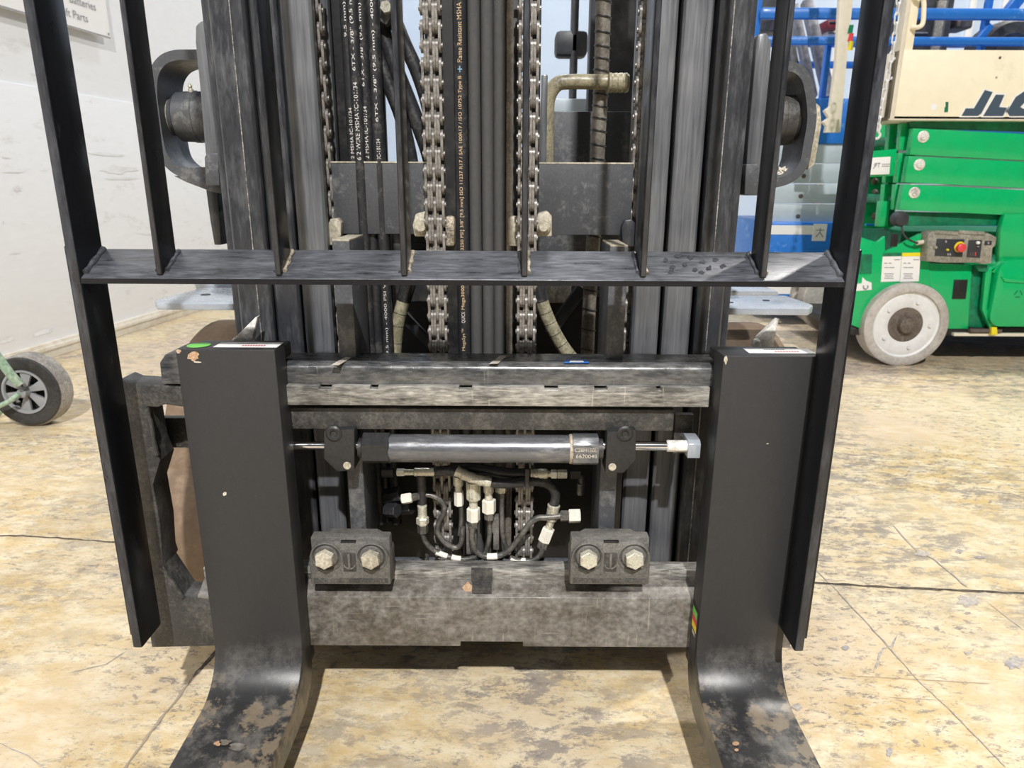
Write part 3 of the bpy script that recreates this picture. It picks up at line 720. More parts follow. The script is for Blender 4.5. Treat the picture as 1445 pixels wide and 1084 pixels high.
# stub of the upper bar past the left fork: octagonal end
MB().prism([(at(a, b, YC + .0008).x, at(a, b, YC + .0008).z) for a, b in ((225, 512), (233, 500), (252, 497), (252, 541), (228, 541))], 'y', YC + .0008, YC + .052, .0015).build('bar_end', M['carr'], car)
# stop tab at far right
MB().box(X(952, 600, YC + .04), X(978, 600, YC + .04), YC + .04, YC + .05, Z(965, 640, YC + .04), Z(965, 585, YC + .04), .001).build('stop_tab', M['carr_dk'], car)

# uprights of the carriage between the bars (posts with pale sawn tops)
YP = YC + .030
for (a0, a1, yy) in ((468, 493, 338), (861, 887, 346)):
    x0 = X(a0, yy, YP); x1 = X(a1, yy, YP); ztop = Z((a0 + a1) / 2, yy, YP)
    pl = MB().box(x0, x1, YP, YP + .085, .17, ztop - .002, .0012).build('carriage_post', M['plate'], car)
    MB().box(x0 + .0005, x1 - .0005, YP + .0005, YP + .084, ztop - .0022, ztop, .0006).build('sawn_top', M['cream_steel'], pl)
# lower clamps
def clamp(px0, px1, seed):
    r = MB(); Yk = YC - .014
    x0, x1 = X(px0, 790, Yk), X(px1, 790, Yk); zb_ = Z((px0 + px1) / 2, 825, Yk); zt_ = Z((px0 + px1) / 2, 765, Yk)
    zt2 = zt_ + .0012; xm = (x0 + x1) / 2
    r.prism([(x0, zb_), (x1, zb_), (x1, zt_ - .022), (x1 - .012, zt_ - .006), (x1 - .022, zt_), (x0 + .022, zt_), (x0 + .012, zt_ - .006), (x0, zt_ - .022)], 'y', Yk, YB + .024, .0022)
    o = r.build('lower_clamp', M['clamp'], car)
    MB().box(x0 + .001, x1 - .001, Yk + .010, Yk + .028, zl - .004, zt2, .0018).build('clamp_slab', M['clamp'], o)
    MB().box(xm - .010, xm + .010, Yk - .0008, Yk + .004, zt_ - .001, zt_ + .0012, .0005).build('clamp_slot', M['dark'], o)
    zc = zb_ + (zt_ - zb_) * .655
    for sx in (-1, 1):
        bx = xm + sx * .0302
        # cast pocket rim
        rim = MB().lathe((bx, Yk + .001, zc), (0, -1, 0), [(-.001, .0218), (.0022, .0212), (.0028, .0195), (.0012, .0180), (.0003, .0176)], 28, cap=False).build('pocket_rim', M['clamp'], o)
        pk = MB().lathe((bx, Yk + .0005, zc), (0, -1, 0), [(0, .0177), (.0008, .0177)], 28).build('pocket_floor', M['carr_dk'], o)
        ws = MB().lathe((bx, Yk - .0003, zc + .0012), (0, -1, 0), [(0, .0158), (.0022, .0158), (.0028, .0150)], 28).build('washer', M['clamp'], o)
        MB().hexa((bx, Yk - .003, zc + .0012), (bx, Yk - .0145, zc + .0012), .0128, .52 if sx < 0 else .62, .1).build('hex_bolt', M['zinc'] if px0 > 700 else M['cream_steel'], o)
    # cast arrow between the bolts
    MB().box(xm - .0085, xm + .0085, Yk - .0006, Yk + .002, zc - .022, zc + .006, .0004).build('arrow_field', M['carr_dk'], o)
    ar = MB().box(xm - .0016, xm + .0016, Yk - .0028, Yk + .001, zc - .017, zc + .005, .0006)
    ar.tube([(xm + .0078 * math.sin(a), Yk - .001, zc - .0095 - .0078 * math.cos(a)) for a in [-1.35 + i * .27 for i in range(11)]], .0013, 8, 1)
    ar.build('cast_arrow', M['clamp'], o)
    MB().box(x0 + .004, x1 - .004, Yk - .0005, Yk + .002, zb_ + .0025, zb_ + .0095, .0004).build('maker_strip', M['carr_dk'], o)
    text('cast_lettering', 'C-ORO' if px0 < 700 else 'C-FA', M['clamp'], o, (x0 + .010, Yk - .0006, zb_ + .0035), (1, 0, 0), (0, 0, 1), width=.024 if px0 < 700 else .020, height=.005, depth=.0006)
    text('cast_lettering', 'GEORDER', M['clamp'], o, (xm + .013, Yk - .0006, zb_ + .0035), (1, 0, 0), (0, 0, 1), width=.034, height=.005, depth=.0006)
clamp(436, 550, 1)
clamp(805, 918, 2)

# side shift cylinder
Yc = YC + .006
zc = Z(690, 635.5, Yc - .006); mp_ = mpp(690, 634, Yc - .018)
rad = 20.2 * mp_
side = MB().cyl((X(546, 634, Yc - .018), Yc, zc), (X(812, 634, Yc - .018), Yc, zc), rad, 40, .001).build('shift_cylinder', M['cyl'], car)
# left gland: chunky hex
gl_ = MB().hexa((X(508, 634, Yc - .02), Yc, zc), (X(548, 634, Yc - .02), Yc, zc), rad * 1.16, .52, .06)
gl_.cyl((X(502, 634, Yc - .02), Yc, zc), (X(509, 634, Yc - .02), Yc, zc), rad * .72, 24)
gl_.build('gland_nut', M['bracket'], side)
MB().cyl((X(845, 634, Yc - .02), Yc, zc), (X(853, 634, Yc - .02), Yc, zc), rad * .74, 24).build('collar', M['carr_dk'], side)
cap_ = MB().prism([(Yc - rad * .96, zc - rad * .7), (Yc - rad * .96, zc + rad * .62), (Yc - rad * .55, zc + rad * 1.1), (Yc + rad * .8, zc + rad * 1.1), (Yc + rad, zc), (Yc + rad * .6, zc - rad), (Yc - rad * .5, zc - rad)], 'x', X(809, 634, Yc - .02), X(846, 634, Yc - .02), .0012).build('end_cap', M['cyl'], side)
tx0 = X(810, 630, Yc - rad); 
text('stamped_number', 'C28H150L', M['chip'], cap_, (tx0 + .001, Yc - rad * .96 - .0003, zc + .003), (1, 0, 0), (0, 0, 1), width=.0285, height=.0052, depth=.0004)
text('stamped_number', '6620048', M['chip'], cap_, (tx0 + .003, Yc - rad * .96 - .0003, zc - .0055), (1, 0, 0), (0, 0, 1), width=.0265, height=.0052, depth=.0004)
wm = MB().lathe((X(809, 634, Yc - .018) - .004, Yc, zc), (1, 0, 0), [(0, rad + .0002), (.0015, rad + .0013), (.003, rad + .0013), (.0045, rad + .0002)], 36, cap=False).build('weld_ring', M['weld'], side)
# rod brackets
def bracket(pix, pin, px_mid, eye):
    Yb_ = YC - .010
    pts = [(at(a, b, Yb_).x, at(a, b, Yb_).z) for a, b in pix]
    o = MB().prism(pts, 'y', Yb_, Yb_ + .034, .0014).build('rod_bracket', M['bracket'], car)
    c = at(*pin, Yb_)
    MB().cyl((c.x, Yb_ + .002, c.z), (c.x, Yb_ - .0014, c.z), 5.6 * mp_, 22, .0004).build('pin', M['cream_steel'], o)
    e = at(*eye, Yb_)
    MB().lathe((e.x, Yb_ + .001, e.z), (0, -1, 0), [(0, .0105), (.002, .0105), (.0036, .0080), (.0030, .0050), (.0008, .0032)], 26).build('pivot_boss', M['bracket'], o)
    return o
bracket([(457, 608), (500, 606), (500, 664), (476, 666), (457, 648)], (490, 657), 478, (471, 612))
bracket([(857, 610), (898, 607), (897, 650), (880, 668), (854, 668)], (864, 659), 877, (882, 612))
rz = Z(440, 632, Yc - .008)
MB().cyl((X(400, 632, Yc), Yc, rz), (X(508, 632, Yc), Yc, rz), 6.0 * mp_, 24).build('piston_rod', M['chrome'], car)
rz2 = Z(930, 632.5, Yc - .008)
rr = MB().cyl((X(850, 632, Yc), Yc, rz2), (X(953, 632, Yc), Yc, rz2), 7.0 * mp_, 24).build('piston_rod', M['chrome'], car)
MB().cyl((X(940, 631, Yc), Yc, rz2), (X(970, 631, Yc), Yc, rz2), 8.6 * mp_, 24, .0015).build('rod_end', M['silver'], rr)
MB().prism([(Yc - .010, rz2 - .013), (Yc - .010, rz2 + .006), (Yc - .004, rz2 + .0105), (Yc + .02, rz2 + .0105), (Yc + .02, rz2 - .013)], 'x', X(971, 632, Yc - .01), X(989, 632, Yc - .01), .001).build('rod_lug', M['grey_plate'], rr)

# ================================================================== hydraulic lines in the carriage
hyd = root('hydraulic_lines', (cx, .90, .16), 'tangle of grey hydraulic pipes with silver fittings inside the carriage opening', 'hydraulic lines')
def h(x, y, Y=.905):                                          # crop coordinates -> world
    return at(520 + x / 4.516, 640 + y / 4.516, Y)
def hp(name, pts, r, matk, Y=.905, parent=None, **k):
    return MB().tube([h(*p, Y) if len(p) == 2 else h(p[0], p[1], p[2]) for p in pts], r, 12, 5, **k).build(name, M[matk], parent or hyd)
q = mpp(680, 740, .905) / 4.516 * 1.0
p1 = hp('pipe', [(300, 275), (360, 262), (430, 280), (482, 330), (480, 380), (448, 440), (442, 505), (490, 570), (555, 600), (590, 570), (600, 470)], 17 * q, 'pipe')
p2 = hp('pipe', [(342, 470), (352, 540), (395, 600), (470, 645), (570, 672), (640, 672), (695, 655)], 17 * q, 'pipe', .898)
p3 = hp('pipe', [(1235, 398), (1140, 408), (1080, 412), (1030, 445), (960, 540), (890, 622), (820, 655), (735, 655), (680, 612), (662, 545), (662, 470)], 19 * q, 'pipe', .892)
p4 = hp('pipe', [(1112, 570), (1100, 640), (1045, 682), (965, 682), (900, 662)], 17 * q, 'pipe', .896)
p5 = hp('pipe', [(772, 400), (772, 520), (756, 600), (738, 650)], 16 * q, 'pipe', .908)
p6 = hp('pipe', [(850, 230), (850, 440), (858, 530), (880, 610)], 16 * q, 'pipe', .908)
p7 = hp('pipe', [(590, 320), (592, 430), (582, 520)], 15 * q, 'pipe', .908)
p8 = hp('pipe', [(375, 640), (372, 700), (400, 720), (470, 705)], 14 * q, 'pipe', .912)
def tp(p, pts, r, Y):
    MB().tube([h(a, b, Y) for a, b in pts], r, 12, 4).build('tape_band', M['tape'], p)
tp(p2, [(528, 660), (556, 668), (588, 673)], 19 * q, .898)
tp(p2, [(430, 628), (465, 643), (500, 655)], 18 * q, .898)
tp(p3, [(755, 656), (785, 657), (822, 654)], 21 * q, .892)
tp(p4, [(905, 666), (950, 682), (1000, 684)], 18 * q, .896)
def fit(name, x, y0, y1, r, matk, Y=.905, hexn=True, rot=.3):
    a, b = h(x, y0, Y), h(x, y1, Y); b.x = a.x; b.y = a.y = Y
    if hexn: return MB().hexa(a, b, r * q, rot, .12).build(name, M[matk], hyd)
    return MB().lathe(a, b - a, ribs((b - a).length, r * q), 24).build(name, M[matk], hyd)
def ribs(L, r):
    return [(0, r * .86), (L * .04, r)] + [(L * t, r * (1 - .07 * (i % 2))) for i, t in enumerate([.15, .2, .4, .45, .65, .7, .88])] + [(L, r * .84)]
fit('hose_ferrule', 572, 140, 205, 34, 'zinc', hexn=False); fit('swivel_neck', 573, 205, 240, 24, 'zinc', hexn=False); fit('hex_nut', 575, 240, 330, 30, 'zinc_lt')
f2 = MB()
a, b = h(668, 180, .898), h(668, 290, .898); b.x = a.x
for k in range(14):
    th_ = k * math.pi / 7; f2.obox((a + b) / 2 + Vector((math.cos(th_), math.sin(th_), 0)) * 40 * q, (math.cos(th_), math.sin(th_), 0), (-math.sin(th_), math.cos(th_), 0), (0, 0, 1), 3 * q, 5 * q, (a - b).length / 2)
f2.cyl(a, b, 39 * q, 24); f2.build('ribbed_coupling', M['zinc'], hyd)
fit('swivel_neck', 668, 290, 345, 27, 'zinc', .898, False); fit('hex_nut', 668, 345, 430, 42, 'zinc_lt', .898); fit('pipe_nut', 670, 430, 472, 34, 'pipe', .898)
fit('hose_ferrule', 765, 190, 250, 34, 'zinc', .900, False); fit('swivel_neck', 766, 250, 292, 26, 'zinc', .900, False); fit('hex_nut', 768, 292, 376, 44, 'zinc_lt', .900); fit('pipe_nut', 770, 376, 420, 32, 'pipe', .900)
fit('hex_nut', 845, 200, 245, 38, 'zinc', .908); fit('pipe_nut', 848, 245, 290, 24, 'pipe', .908)
fit('hose_ferrule', 342, 330, 405, 30, 'zinc', .900, False); fit('hex_nut', 344, 405, 450, 40, 'zinc', .898); fit('pipe_nut', 345, 450, 505, 34, 'pipe', .898)
hp('hose', [(335, 140), (340, 240), (342, 335)], 30 * q, 'rubber', .905)
# manifold plates
MB().box(h(612, 0, .9).x, h(682, 0, .9).x, .905, .918, h(0, 640, .905).z, h(0, 445, .905).z, .001).build('pipe_clamp_plate', M['clamp'], hyd)
MB().prism([(h(a, b, .905).x, h(a, b, .905).z) for a, b in ((755, 420), (830, 412), (832, 620), (795, 622), (795, 520), (782, 500), (772, 560), (755, 560))], 'y', .908, .920, .0008).build('pipe_clamp_plate', M['clamp'], hyd)
# capped ends
c0, c1 = h(210, 292, .896), h(278, 282, .896)
MB().hexa(c0, c1, 33 * q, .4, .2).build('end_cap_nut', M['zinc_lt'], hyd)
MB().hexa(h(276, 282, .898), h(322, 274, .902), 26 * q, .4, .12).build('pipe_nut', M['pipe'], hyd)
MB().hexa(h(1276, 400, .892), h(1350, 398, .892), 44 * q, .3, .1).build('end_cap_nut', M['zinc_lt'], hyd)
MB().hexa(h(1222, 400, .892), h(1276, 399, .892), 36 * q, .3, .2).build('pipe_nut', M['pipe'], hyd)
MB().hexa(h(115, 360, .915), h(185, 365, .905), 46 * q, .2, .1).build('black_coupling', M['rubber'], hyd)
MB().hexa(h(105, 275, .93), h(215, 255, .92), 52 * q, .5, .1).build('black_coupling', M['rubber'], hyd)
MB().hexa(h(190, 350, .925), h(280, 345, .915), 44 * q, .1, .1).build('black_coupling', M['dark'], hyd)
# hoses below the cylinder
Yh = .895
def hor(name, x0, x1, y, r, matk, hexn=True, Y=Yh, y1=None):
    a, b = h(x0, y, Y), h(x1, y if y1 is None else y1, Y)
    if hexn: return MB().hexa(a, b, r * q, .26, .1).build(name, M[matk], hyd)
    return MB().lathe(a, b - a, ribs((b - a).length, r * q), 24).build(name, M[matk], hyd)
hor('elbow_block', 85, 160, 120, 32, 'dark'); hor('hex_nut', 180, 228, 120, 24, 'zinc_lt'); hor('swivel_neck', 228, 290, 120, 20, 'zinc', False); hor('hose_ferrule', 290, 425, 118, 27, 'zinc', False)
hor('hose_ferrule', 1028, 1142, 130, 33, 'zinc', False); hor('swivel_neck', 1142, 1165, 131, 20, 'zinc', False); hor('hex_nut', 1163, 1200, 131, 28, 'zinc_lt'); hor('hex_nut', 1203, 1265, 131, 28, 'zinc'); hor('elbow_block', 1285, 1352, 128, 34, 'dark')
hp('hose', [(420, 115), (500, 110), (600, 95), (720, 100), (880, 125), (1035, 130)], 33 * q, 'rubber', .897)
hp('spiral_hose', [(430, 112, .897), (520, 112, .893), (610, 140, .886), (700, 172, .882), (800, 188, .882), (900, 190, .884), (1000, 178, .888), (1090, 178, .893), (1160, 205, .898), (1192, 265, .9), (1180, 335, .9)], 31 * q, 'rubber', .89, ridge=2.2 * q, per=34 * q)
hp('wrapped_hose', [(560, 112, .884), (620, 140, .881), (700, 168, .878), (780, 184, .878)], 33 * q, 'zinc', .88, ridge=2.5 * q, per=50 * q)
MB().box(h(998, 0, .885).x, h(1026, 0, .885).x, .878, .90, h(0, 205, .885).z, h(0, 82, .885).z, .001).build('cable_tie', M['rubber'], hyd)
a, b = h(1182, 325, .9), h(1165, 425, .9)
MB().lathe(a, b - a, ribs((b - a).length, 40 * q), 24).build('hose_ferrule', M['zinc'], hyd)
a, b = h(1163, 430, .9), h(1148, 480, .9); MB().cyl(a, b, 24 * q, 20).build('swivel_neck', M['zinc'], hyd)
a, b = h(1150, 478, .9), h(1118, 560, .9); MB().hexa(a, b, 42 * q, .3, .12).build('hex_nut', M['zinc_lt'], hyd)
a, b = h(1118, 560, .9), h(1105, 605, .9); MB().hexa(a, b, 36 * q, .3, .2).build('pipe_nut', M['pipe'], hyd)
hp('hose', [(1350, 130), (1358, 190), (1352, 260)], 22 * q, 'rubber', .91)
fit('swivel_neck', 1350, 190, 262, 22, 'pipe', .908, False)

# ================================================================== mast
YM = .945                                     # front faces of the mast flanges
mx = (X(337, 440, YM) + X(1018, 440, YM)) / 2
mast = root('forklift_mast', (mx, YM, .03), 'grey black three stage forklift mast of nested vertical channels behind the carriage', 'mast')
ZM = 1.45
def channel(name, x0, x1, yf, depth, matk, web='in', z0=.05, ch=.0035, tf=.016):
    # I-beam: front flange, web, rear flange (plan polygon), extruded vertically
    xm_ = (x0 + x1) / 2; tw = (x1 - x0) * .30
    y1 = yf + depth
    poly = [(x0 + ch, yf), (x1 - ch, yf), (x1, yf + ch), (x1, yf + tf), (xm_ + tw / 2, yf + tf + .006), (xm_ + tw / 2, y1 - tf - .006), (x1, y1 - tf), (x1, y1),
            (x0, y1), (x0, y1 - tf), (xm_ - tw / 2, y1 - tf - .006), (xm_ - tw / 2, yf + tf + .006), (x0, yf + tf), (x0, yf + ch)]
    return MB().prism(poly, 'z', z0, ZM, .0008).build(name, M[matk], mast, smooth_ang=25)
for a0, a1, name, yf, mk in ((337, 384, 'outer_channel', YM - .004, 'mast'), (388, 424, 'middle_channel', YM + .006, 'mast'), (428, 468, 'inner_channel', YM, 'mast_worn'),
                             (893, 931, 'inner_channel', YM, 'mast_worn'), (937, 976, 'middle_channel', YM + .003, 'mast_worn'), (983, 1021, 'outer_channel', YM - .004, 'mast')):
    channel(name, X(a0, 440, yf), X(a1, 440, yf), yf, .10, mk)
# weld-seam edges of the outer channels
for px, nm in ((366, 1), (1000, 2)):
    xw = X(px, 440, YM - .004)
    MB().box(xw - .0006, xw + .0006, YM - .0052, YM - .003, .06, ZM).build('edge_line', M['carr_lt'], mast)
# side cheek plates outside the outer channels
for a0, a1 in ((329, 338), (1020, 1030)):
    MB().box(X(a0, 440, YM + .01), X(a1, 440, YM + .01), YM + .012, YM + .09, .06, ZM, .002).build('side_cheek', M['mast'], mast)
# upper crossmember between the inner channels
YX = YM + .030
for a0, a1, z_a, z_b in ((470, 892, 229, 331),):
    pl = MB().box(X(a0, 280, YX), X(a1, 280, YX), YX, YX + .014, Z(680, z_b, YX), Z(680, z_a, YX), .001).build('crossmember', M['plate'], mast)
    MB().box(X(a0, 280, YX), X(a1, 280, YX), YX - .0006, YX + .0146, Z(680, z_a, YX) - .0015, Z(680, z_a, YX) + .0004).build('bare_edge', M['cream_steel'], pl)
for px, py in ((468, 318), (884, 320)):
    MB().prism([(at(a, b, YX - .014).x, at(a, b, YX - .014).z) for a, b in ((px - 6, py + 28), (px - 6, py), (px - 2, py - 9), (px + 8, py - 10), (px + 13, py - 4), (px + 13, py + 28))], 'y', YX - .014, YX + .001, .001).build('lug', M['cream_steel'] if px < 600 else M['mast'], mast)
# lower rear crossmembers closing the inside
MB().box(X(345, 700, YM + .10), X(1012, 700, YM + .10), YM + .10, YM + .115, .05, .41, .002).build('rear_crossmember', M['dark'], mast)
MB().box(X(555, 797, .97), X(806, 797, .97), .965, .975, Z(680, 806, .965), Z(680, 791, .965), .001).build('bottom_tie_bar', M['mast_worn'], mast)
# lift cylinder and guide behind the hoses
xcy = X(684, 75, 1.02)
MB().cyl((xcy, 1.03, .06), (xcy, 1.03, ZM), .050, 40).build('lift_cylinder', M['dark'], mast)
MB().box(X(716, 75, .972), X(731, 75, .972), .970, .985, .30, ZM, .001).build('hose_guide', M['mast'], mast)
MB().box(X(628, 75, .975), X(640, 75, .975), .972, .985, .30, ZM, .001).build('hose_guide', M['dark'], mast)

# leaf chains -------------------------------------------------
PITCH_ = .0208; PW = .0034
def plate_poly(zc, L):
    r = .0082; out = []
    for k in range(9):
        a = -math.pi / 2 + k * math.pi / 8; out.append((r * math.sin(a), zc + L / 2 + r * math.cos(a)))
    out.append((.0066, zc))
    for k in range(9):
        a = math.pi / 2 + k * math.pi / 8; out.append((r * math.sin(a), zc - L / 2 + r * math.cos(a)))
    out.append((-.0066, zc))
    return out
def link_mesh(cols, pin):
    mb = MB()
    for c in cols:
        xc_ = (c - 3) * PW * 1.06
        mb.prism(plate_poly(0, PITCH_), 'x', xc_ - PW * .47, xc_ + PW * .47)
    if pin: mb.cyl((-.0142, 0, PITCH_ / 2), (.0142, 0, PITCH_ / 2), .0036, 10)
    return mb
def chain(px, py, Y, ztop, zbot, label):
    xch = X(px, py, Y)
    c = MB().box(xch - .004, xch + .004, Y - .0008, Y + .0008, zbot + .01, ztop).build('lift_chain', M['chain'], mast)
    if label: c['label'] = label
    n = int((ztop - zbot) / PITCH_); A = B = None
    for k in range(n):
        z = zbot + k * PITCH_
        loc = Vector((xch, Y, z))
        if k == 0:
            mb = link_mesh((0, 3, 6), True)
            for v in mb.bm.verts: v.co += loc
            A = mb.build('chain_link', M['chain'], c, loc=loc)
        elif k == 1:
            mb = link_mesh((1, 2, 4, 5), True)
            for v in mb.bm.verts: v.co += loc
            B = mb.build('chain_link', M['chain'], c, loc=loc)
        else:
            share(A if k % 2 == 0 else B, 'chain_link', c, loc)
    return c
chain(618, 440, .930, 1.02, .17, 'left bare steel leaf chain')
chain(742.5, 440, .930, 1.02, .17, 'right bare steel leaf chain')
chain(470, 440, .985, 1.02, .49, None)
chain(893, 440, .985, 1.02, .49, None)
for a0, a1 in ((600, 643), (741, 763)):
    MB().box(X(a0, 100, .955), X(a1, 100, .955), .958, .962, .17, ZM, .0008).build('chain_guard', M['dark'], mast)
MB().box(X(455, 100, 1.06), X(541, 100, 1.06), 1.06, 1.07, .2, ZM, .001).build('hose_tray', M['dark'], mast)
# chain anchor brackets with bright bolts
for bx, sg in ((594, -1), (767, 1)):
    c = at(bx, 320, .935)
    o = MB().prism([(at(bx + a, b, .945).x, at(bx + a, b, .945).z) for a, b in ((-9, 334), (-12, 318), (-8, 302), (6, 298), (12, 305), (12, 334))], 'y', .945, YX + .001, .002).build('chain_anchor', M['cream_steel'], mast)
    MB().lathe((c.x, .946, c.z), (0, -1, 0), [(0, .0105), (.004, .0105), (.006, .0085)], 24).build('anchor_washer', M['cream_steel'], o)
    MB().cyl((c.x, .944, c.z), (c.x, .932, c.z), .0066, 20, .0008).build('anchor_bolt', M['cream_steel'], o)
for bx, w_ in ((635, 7), (726, 9)):
    MB().box(X(bx - w_, 325, .95), X(bx + w_, 325, .95), .948, .972, Z(bx, 348, .95), Z(bx, 305, .95), .004).build('anchor_block', M['cream_steel'] if bx > 700 else M['weld'], mast)

# hose bundle in the middle --------------------------------------
YH = .952
def vhose(name, px, py, w_, mk, Y=YH, z0=.20, z1=ZM, parent=mast):
    xh = X(px, py, Y); r = w_ / 2 * mpp(px, py, Y)
    o = MB().cyl((xh, Y + r, z0), (xh, Y + r, z1), r, 24).build(name, M[mk], parent)
    return o, xh, r
t_h, xt, rt = vhose('printed_hose', 654, 440, 19, 'rubber')
for px in (672, 689, 705):
    vhose('braided_hose', px, 440, 16.4, 'braid')
vhose('plain_hose', 718, 440, 10, 'wrap_dk', YH + .004)
def hose_text(s, px, py0, py1, Y, parent, r, mk, hgt, off=0.0):
    z0 = Z(px, py0, Y); z1 = Z(px, py1, Y); x_ = parent_x[parent.name]
    text('hose_print', s, M[mk], parent, (x_, Y, z0), (0, 0, 1), (-1, 0, 0), width=z1 - z0, height=hgt, depth=.0003, wrap=(r, hgt / 2 - off))
parent_x = {t_h.name: xt}
hh = .0058
hose_text('Flame Resistant MSHA 2', 654, 88, -4, YH, t_h, rt, 'hose_ink_tan', hh)
hose_text('3250 PSI] 3/8" [9.5 mm] ISO 11237 R17 / SAE 100R17 / ISO 10752 Type B', 657, 353, 107, YH, t_h, rt, 'hose_ink_tan', hh)
hose_text('+', 655, 102, 93, YH, t_h, rt, 'ink_blue', hh)
hose_text('Mega3000', 658, 437, 403, YH, t_h, rt, 'hose_ink_tan', hh)
hose_text('QUICK', 657, 456, 440, YH, t_h, rt, 'hose_ink', hh)
hose_text('MegaSys\u2122', 657, 495, 464, YH, t_h, rt, 'hose_ink_tan', hh)
# printed hoses on the left
for px, Y, s, y0, y1, hg in ((491, .985, '2 MSHA IC-101/34', 224, 152, .0045), (500, .972, '6 2 WIRE MSHA IC-101/34', 226, 116, .0055), (512, .980, '2 MSHA IC-101/34', 224, 150, .0050), (529, .974, 'IC-101/34', 224, 196, .0050)):
    o, x_, r = vhose('printed_hose', px, 100, 17, 'rubber', Y, .24, ZM)
    parent_x[o.name] = x_
    hose_text(s, px + 6, y0, y1, Y, o, r, 'hose_ink', hg)
    if px == 529:
        hose_text('6TX - 3/8" (9.5 mm) - 4000 PSI', px, 172, -30, Y, o, r, 'hose_ink', hg)
        hose_text('9.5 mm) - 4000 PSI V', px + 16, 500, 400, Y, o, r, 'hose_ink', hg)
    elif px == 500:
        hose_text('6TX - 3/8" (9.5 mm)', px, 100, -20, Y, o, r, 'hose_ink', hg)
    elif px == 491:
        hose_text('9.5 mm) 4', px - 2, 52, -10, Y, o, r, 'hose_ink', hg)
    else:
        hose_text('6TX - 3/8" (9.5 mm)', px, 122, 4, Y, o, r, 'hose_ink', hg)
# looping thick hoses behind, left
for pts, w_ in (([(536, -30), (540, 40), (556, 90), (580, 150), (604, 215), (612, 260)], 11), ([(530, 60), (545, 110), (566, 165), (580, 225), (585, 270)], 10), ([(552, 15), (570, 60), (590, 105), (606, 160), (615, 240)], 10)):
    MB().tube([at(a, b, 1.035) for a, b in pts], w_ * mpp(570, 100, 1.035), 14, 6).build('thick_hose', M['rubber'], mast)
MB().prism([(at(a, b, 1.01).x, at(a, b, 1.01).z) for a, b in ((533, -20), (552, -20), (552, 25), (545, 36), (533, 28))], 'y', 1.01, 1.03, .003).build('hose_bracket', M['mast_worn'], mast)
e = at(546, 12, 1.01)
MB().hexa((e.x, 1.011, e.z), (e.x, 1.0, e.z), .008, .2, .1).build('bracket_bolt', M['zinc'], mast)
# right: wrapped hose, olive pipe and fitting, bracket strip by the chain
pts = [at(852, -20, 1.08), at(850, 60, 1.08), at(848, 120, 1.08), at(845, 180, 1.08), at(842, 250, 1.08), at(838, 330, 1.08), at(832, 420, 1.08), at(828, 520, 1.08)]
wh = MB().tube(pts, 10.5 * mpp(850, 100, 1.08), 16, 6).build('wrapped_hose', M['wrap_dk'], mast)
for k in range(26):
    t = k / 25; i = t * (len(pts) - 1); i0 = min(int(i), len(pts) - 2); p = pts[i0].lerp(pts[i0 + 1], i - i0)
    if .02 < t < .98: MB().lathe(p + Vector((0, 0, -.0005)), (.18, 0, 1), [(0, .01185), (.0012, .01215), (.0022, .01185)], 18, cap=False).build('wrap_seam', M['rubber'], wh)
op = MB().tube([at(771, 240, 1.06), at(772, 160, 1.06), at(775, 135, 1.06), at(786, 119, 1.06), at(802, 115.5, 1.06), at(834, 115.5, 1.06), at(868, 116, 1.06)], 10.2 * mpp(800, 115, 1.06), 18, 6).build('olive_pipe', M['olive'], mast)
a, b = at(858, 117, 1.05), at(887, 117, 1.05)
MB().lathe(a, b - a, ribs((b - a).length, 13.5 * mpp(870, 117, 1.05)), 24).build('pipe_coupling', M['olive'], op)
MB().box(X(763, 170, 1.0), X(772, 170, 1.0), 1.0, 1.006, Z(768, 250, 1.0), Z(768, 105, 1.0), .002).build('hose_strap', M['mast_worn'], mast)
MB().box(X(597, 170, 1.0), X(603, 170, 1.0), 1.0, 1.006, Z(600, 250, 1.0), Z(600, 101, 1.0), .002).build('hose_strap', M['mast'], mast)
# olive-wrapped hoses seen below the crossbar
for pts in ([(578, 395), (568, 430), (560, 465), (556, 515)], [(757, 395), (766, 430), (778, 460), (795, 490), (815, 515)]):
    W_ = [at(a, b, 1.0) for a, b in pts]
    o = MB().tube(W_, 9.5 * mpp(600, 450, 1.0), 14, 6).build('olive_wrapped_hose', M['wrap'], mast)
    S_ = smooth(W_, 6)
    for i in range(5, len(S_) - 1, 3):
        MB().lathe(S_[i], S_[i + 1] - S_[i - 1], [(0, .0094), (.001, .0102), (.0018, .0094)], 16, cap=False).build('wrap_gap', M['rubber'], o)
    MB().tube(smooth(W_, 6)[:6], 10.5 * mpp(600, 450, 1.0), 14, 1).build('hose_end', M['rubber'], o)

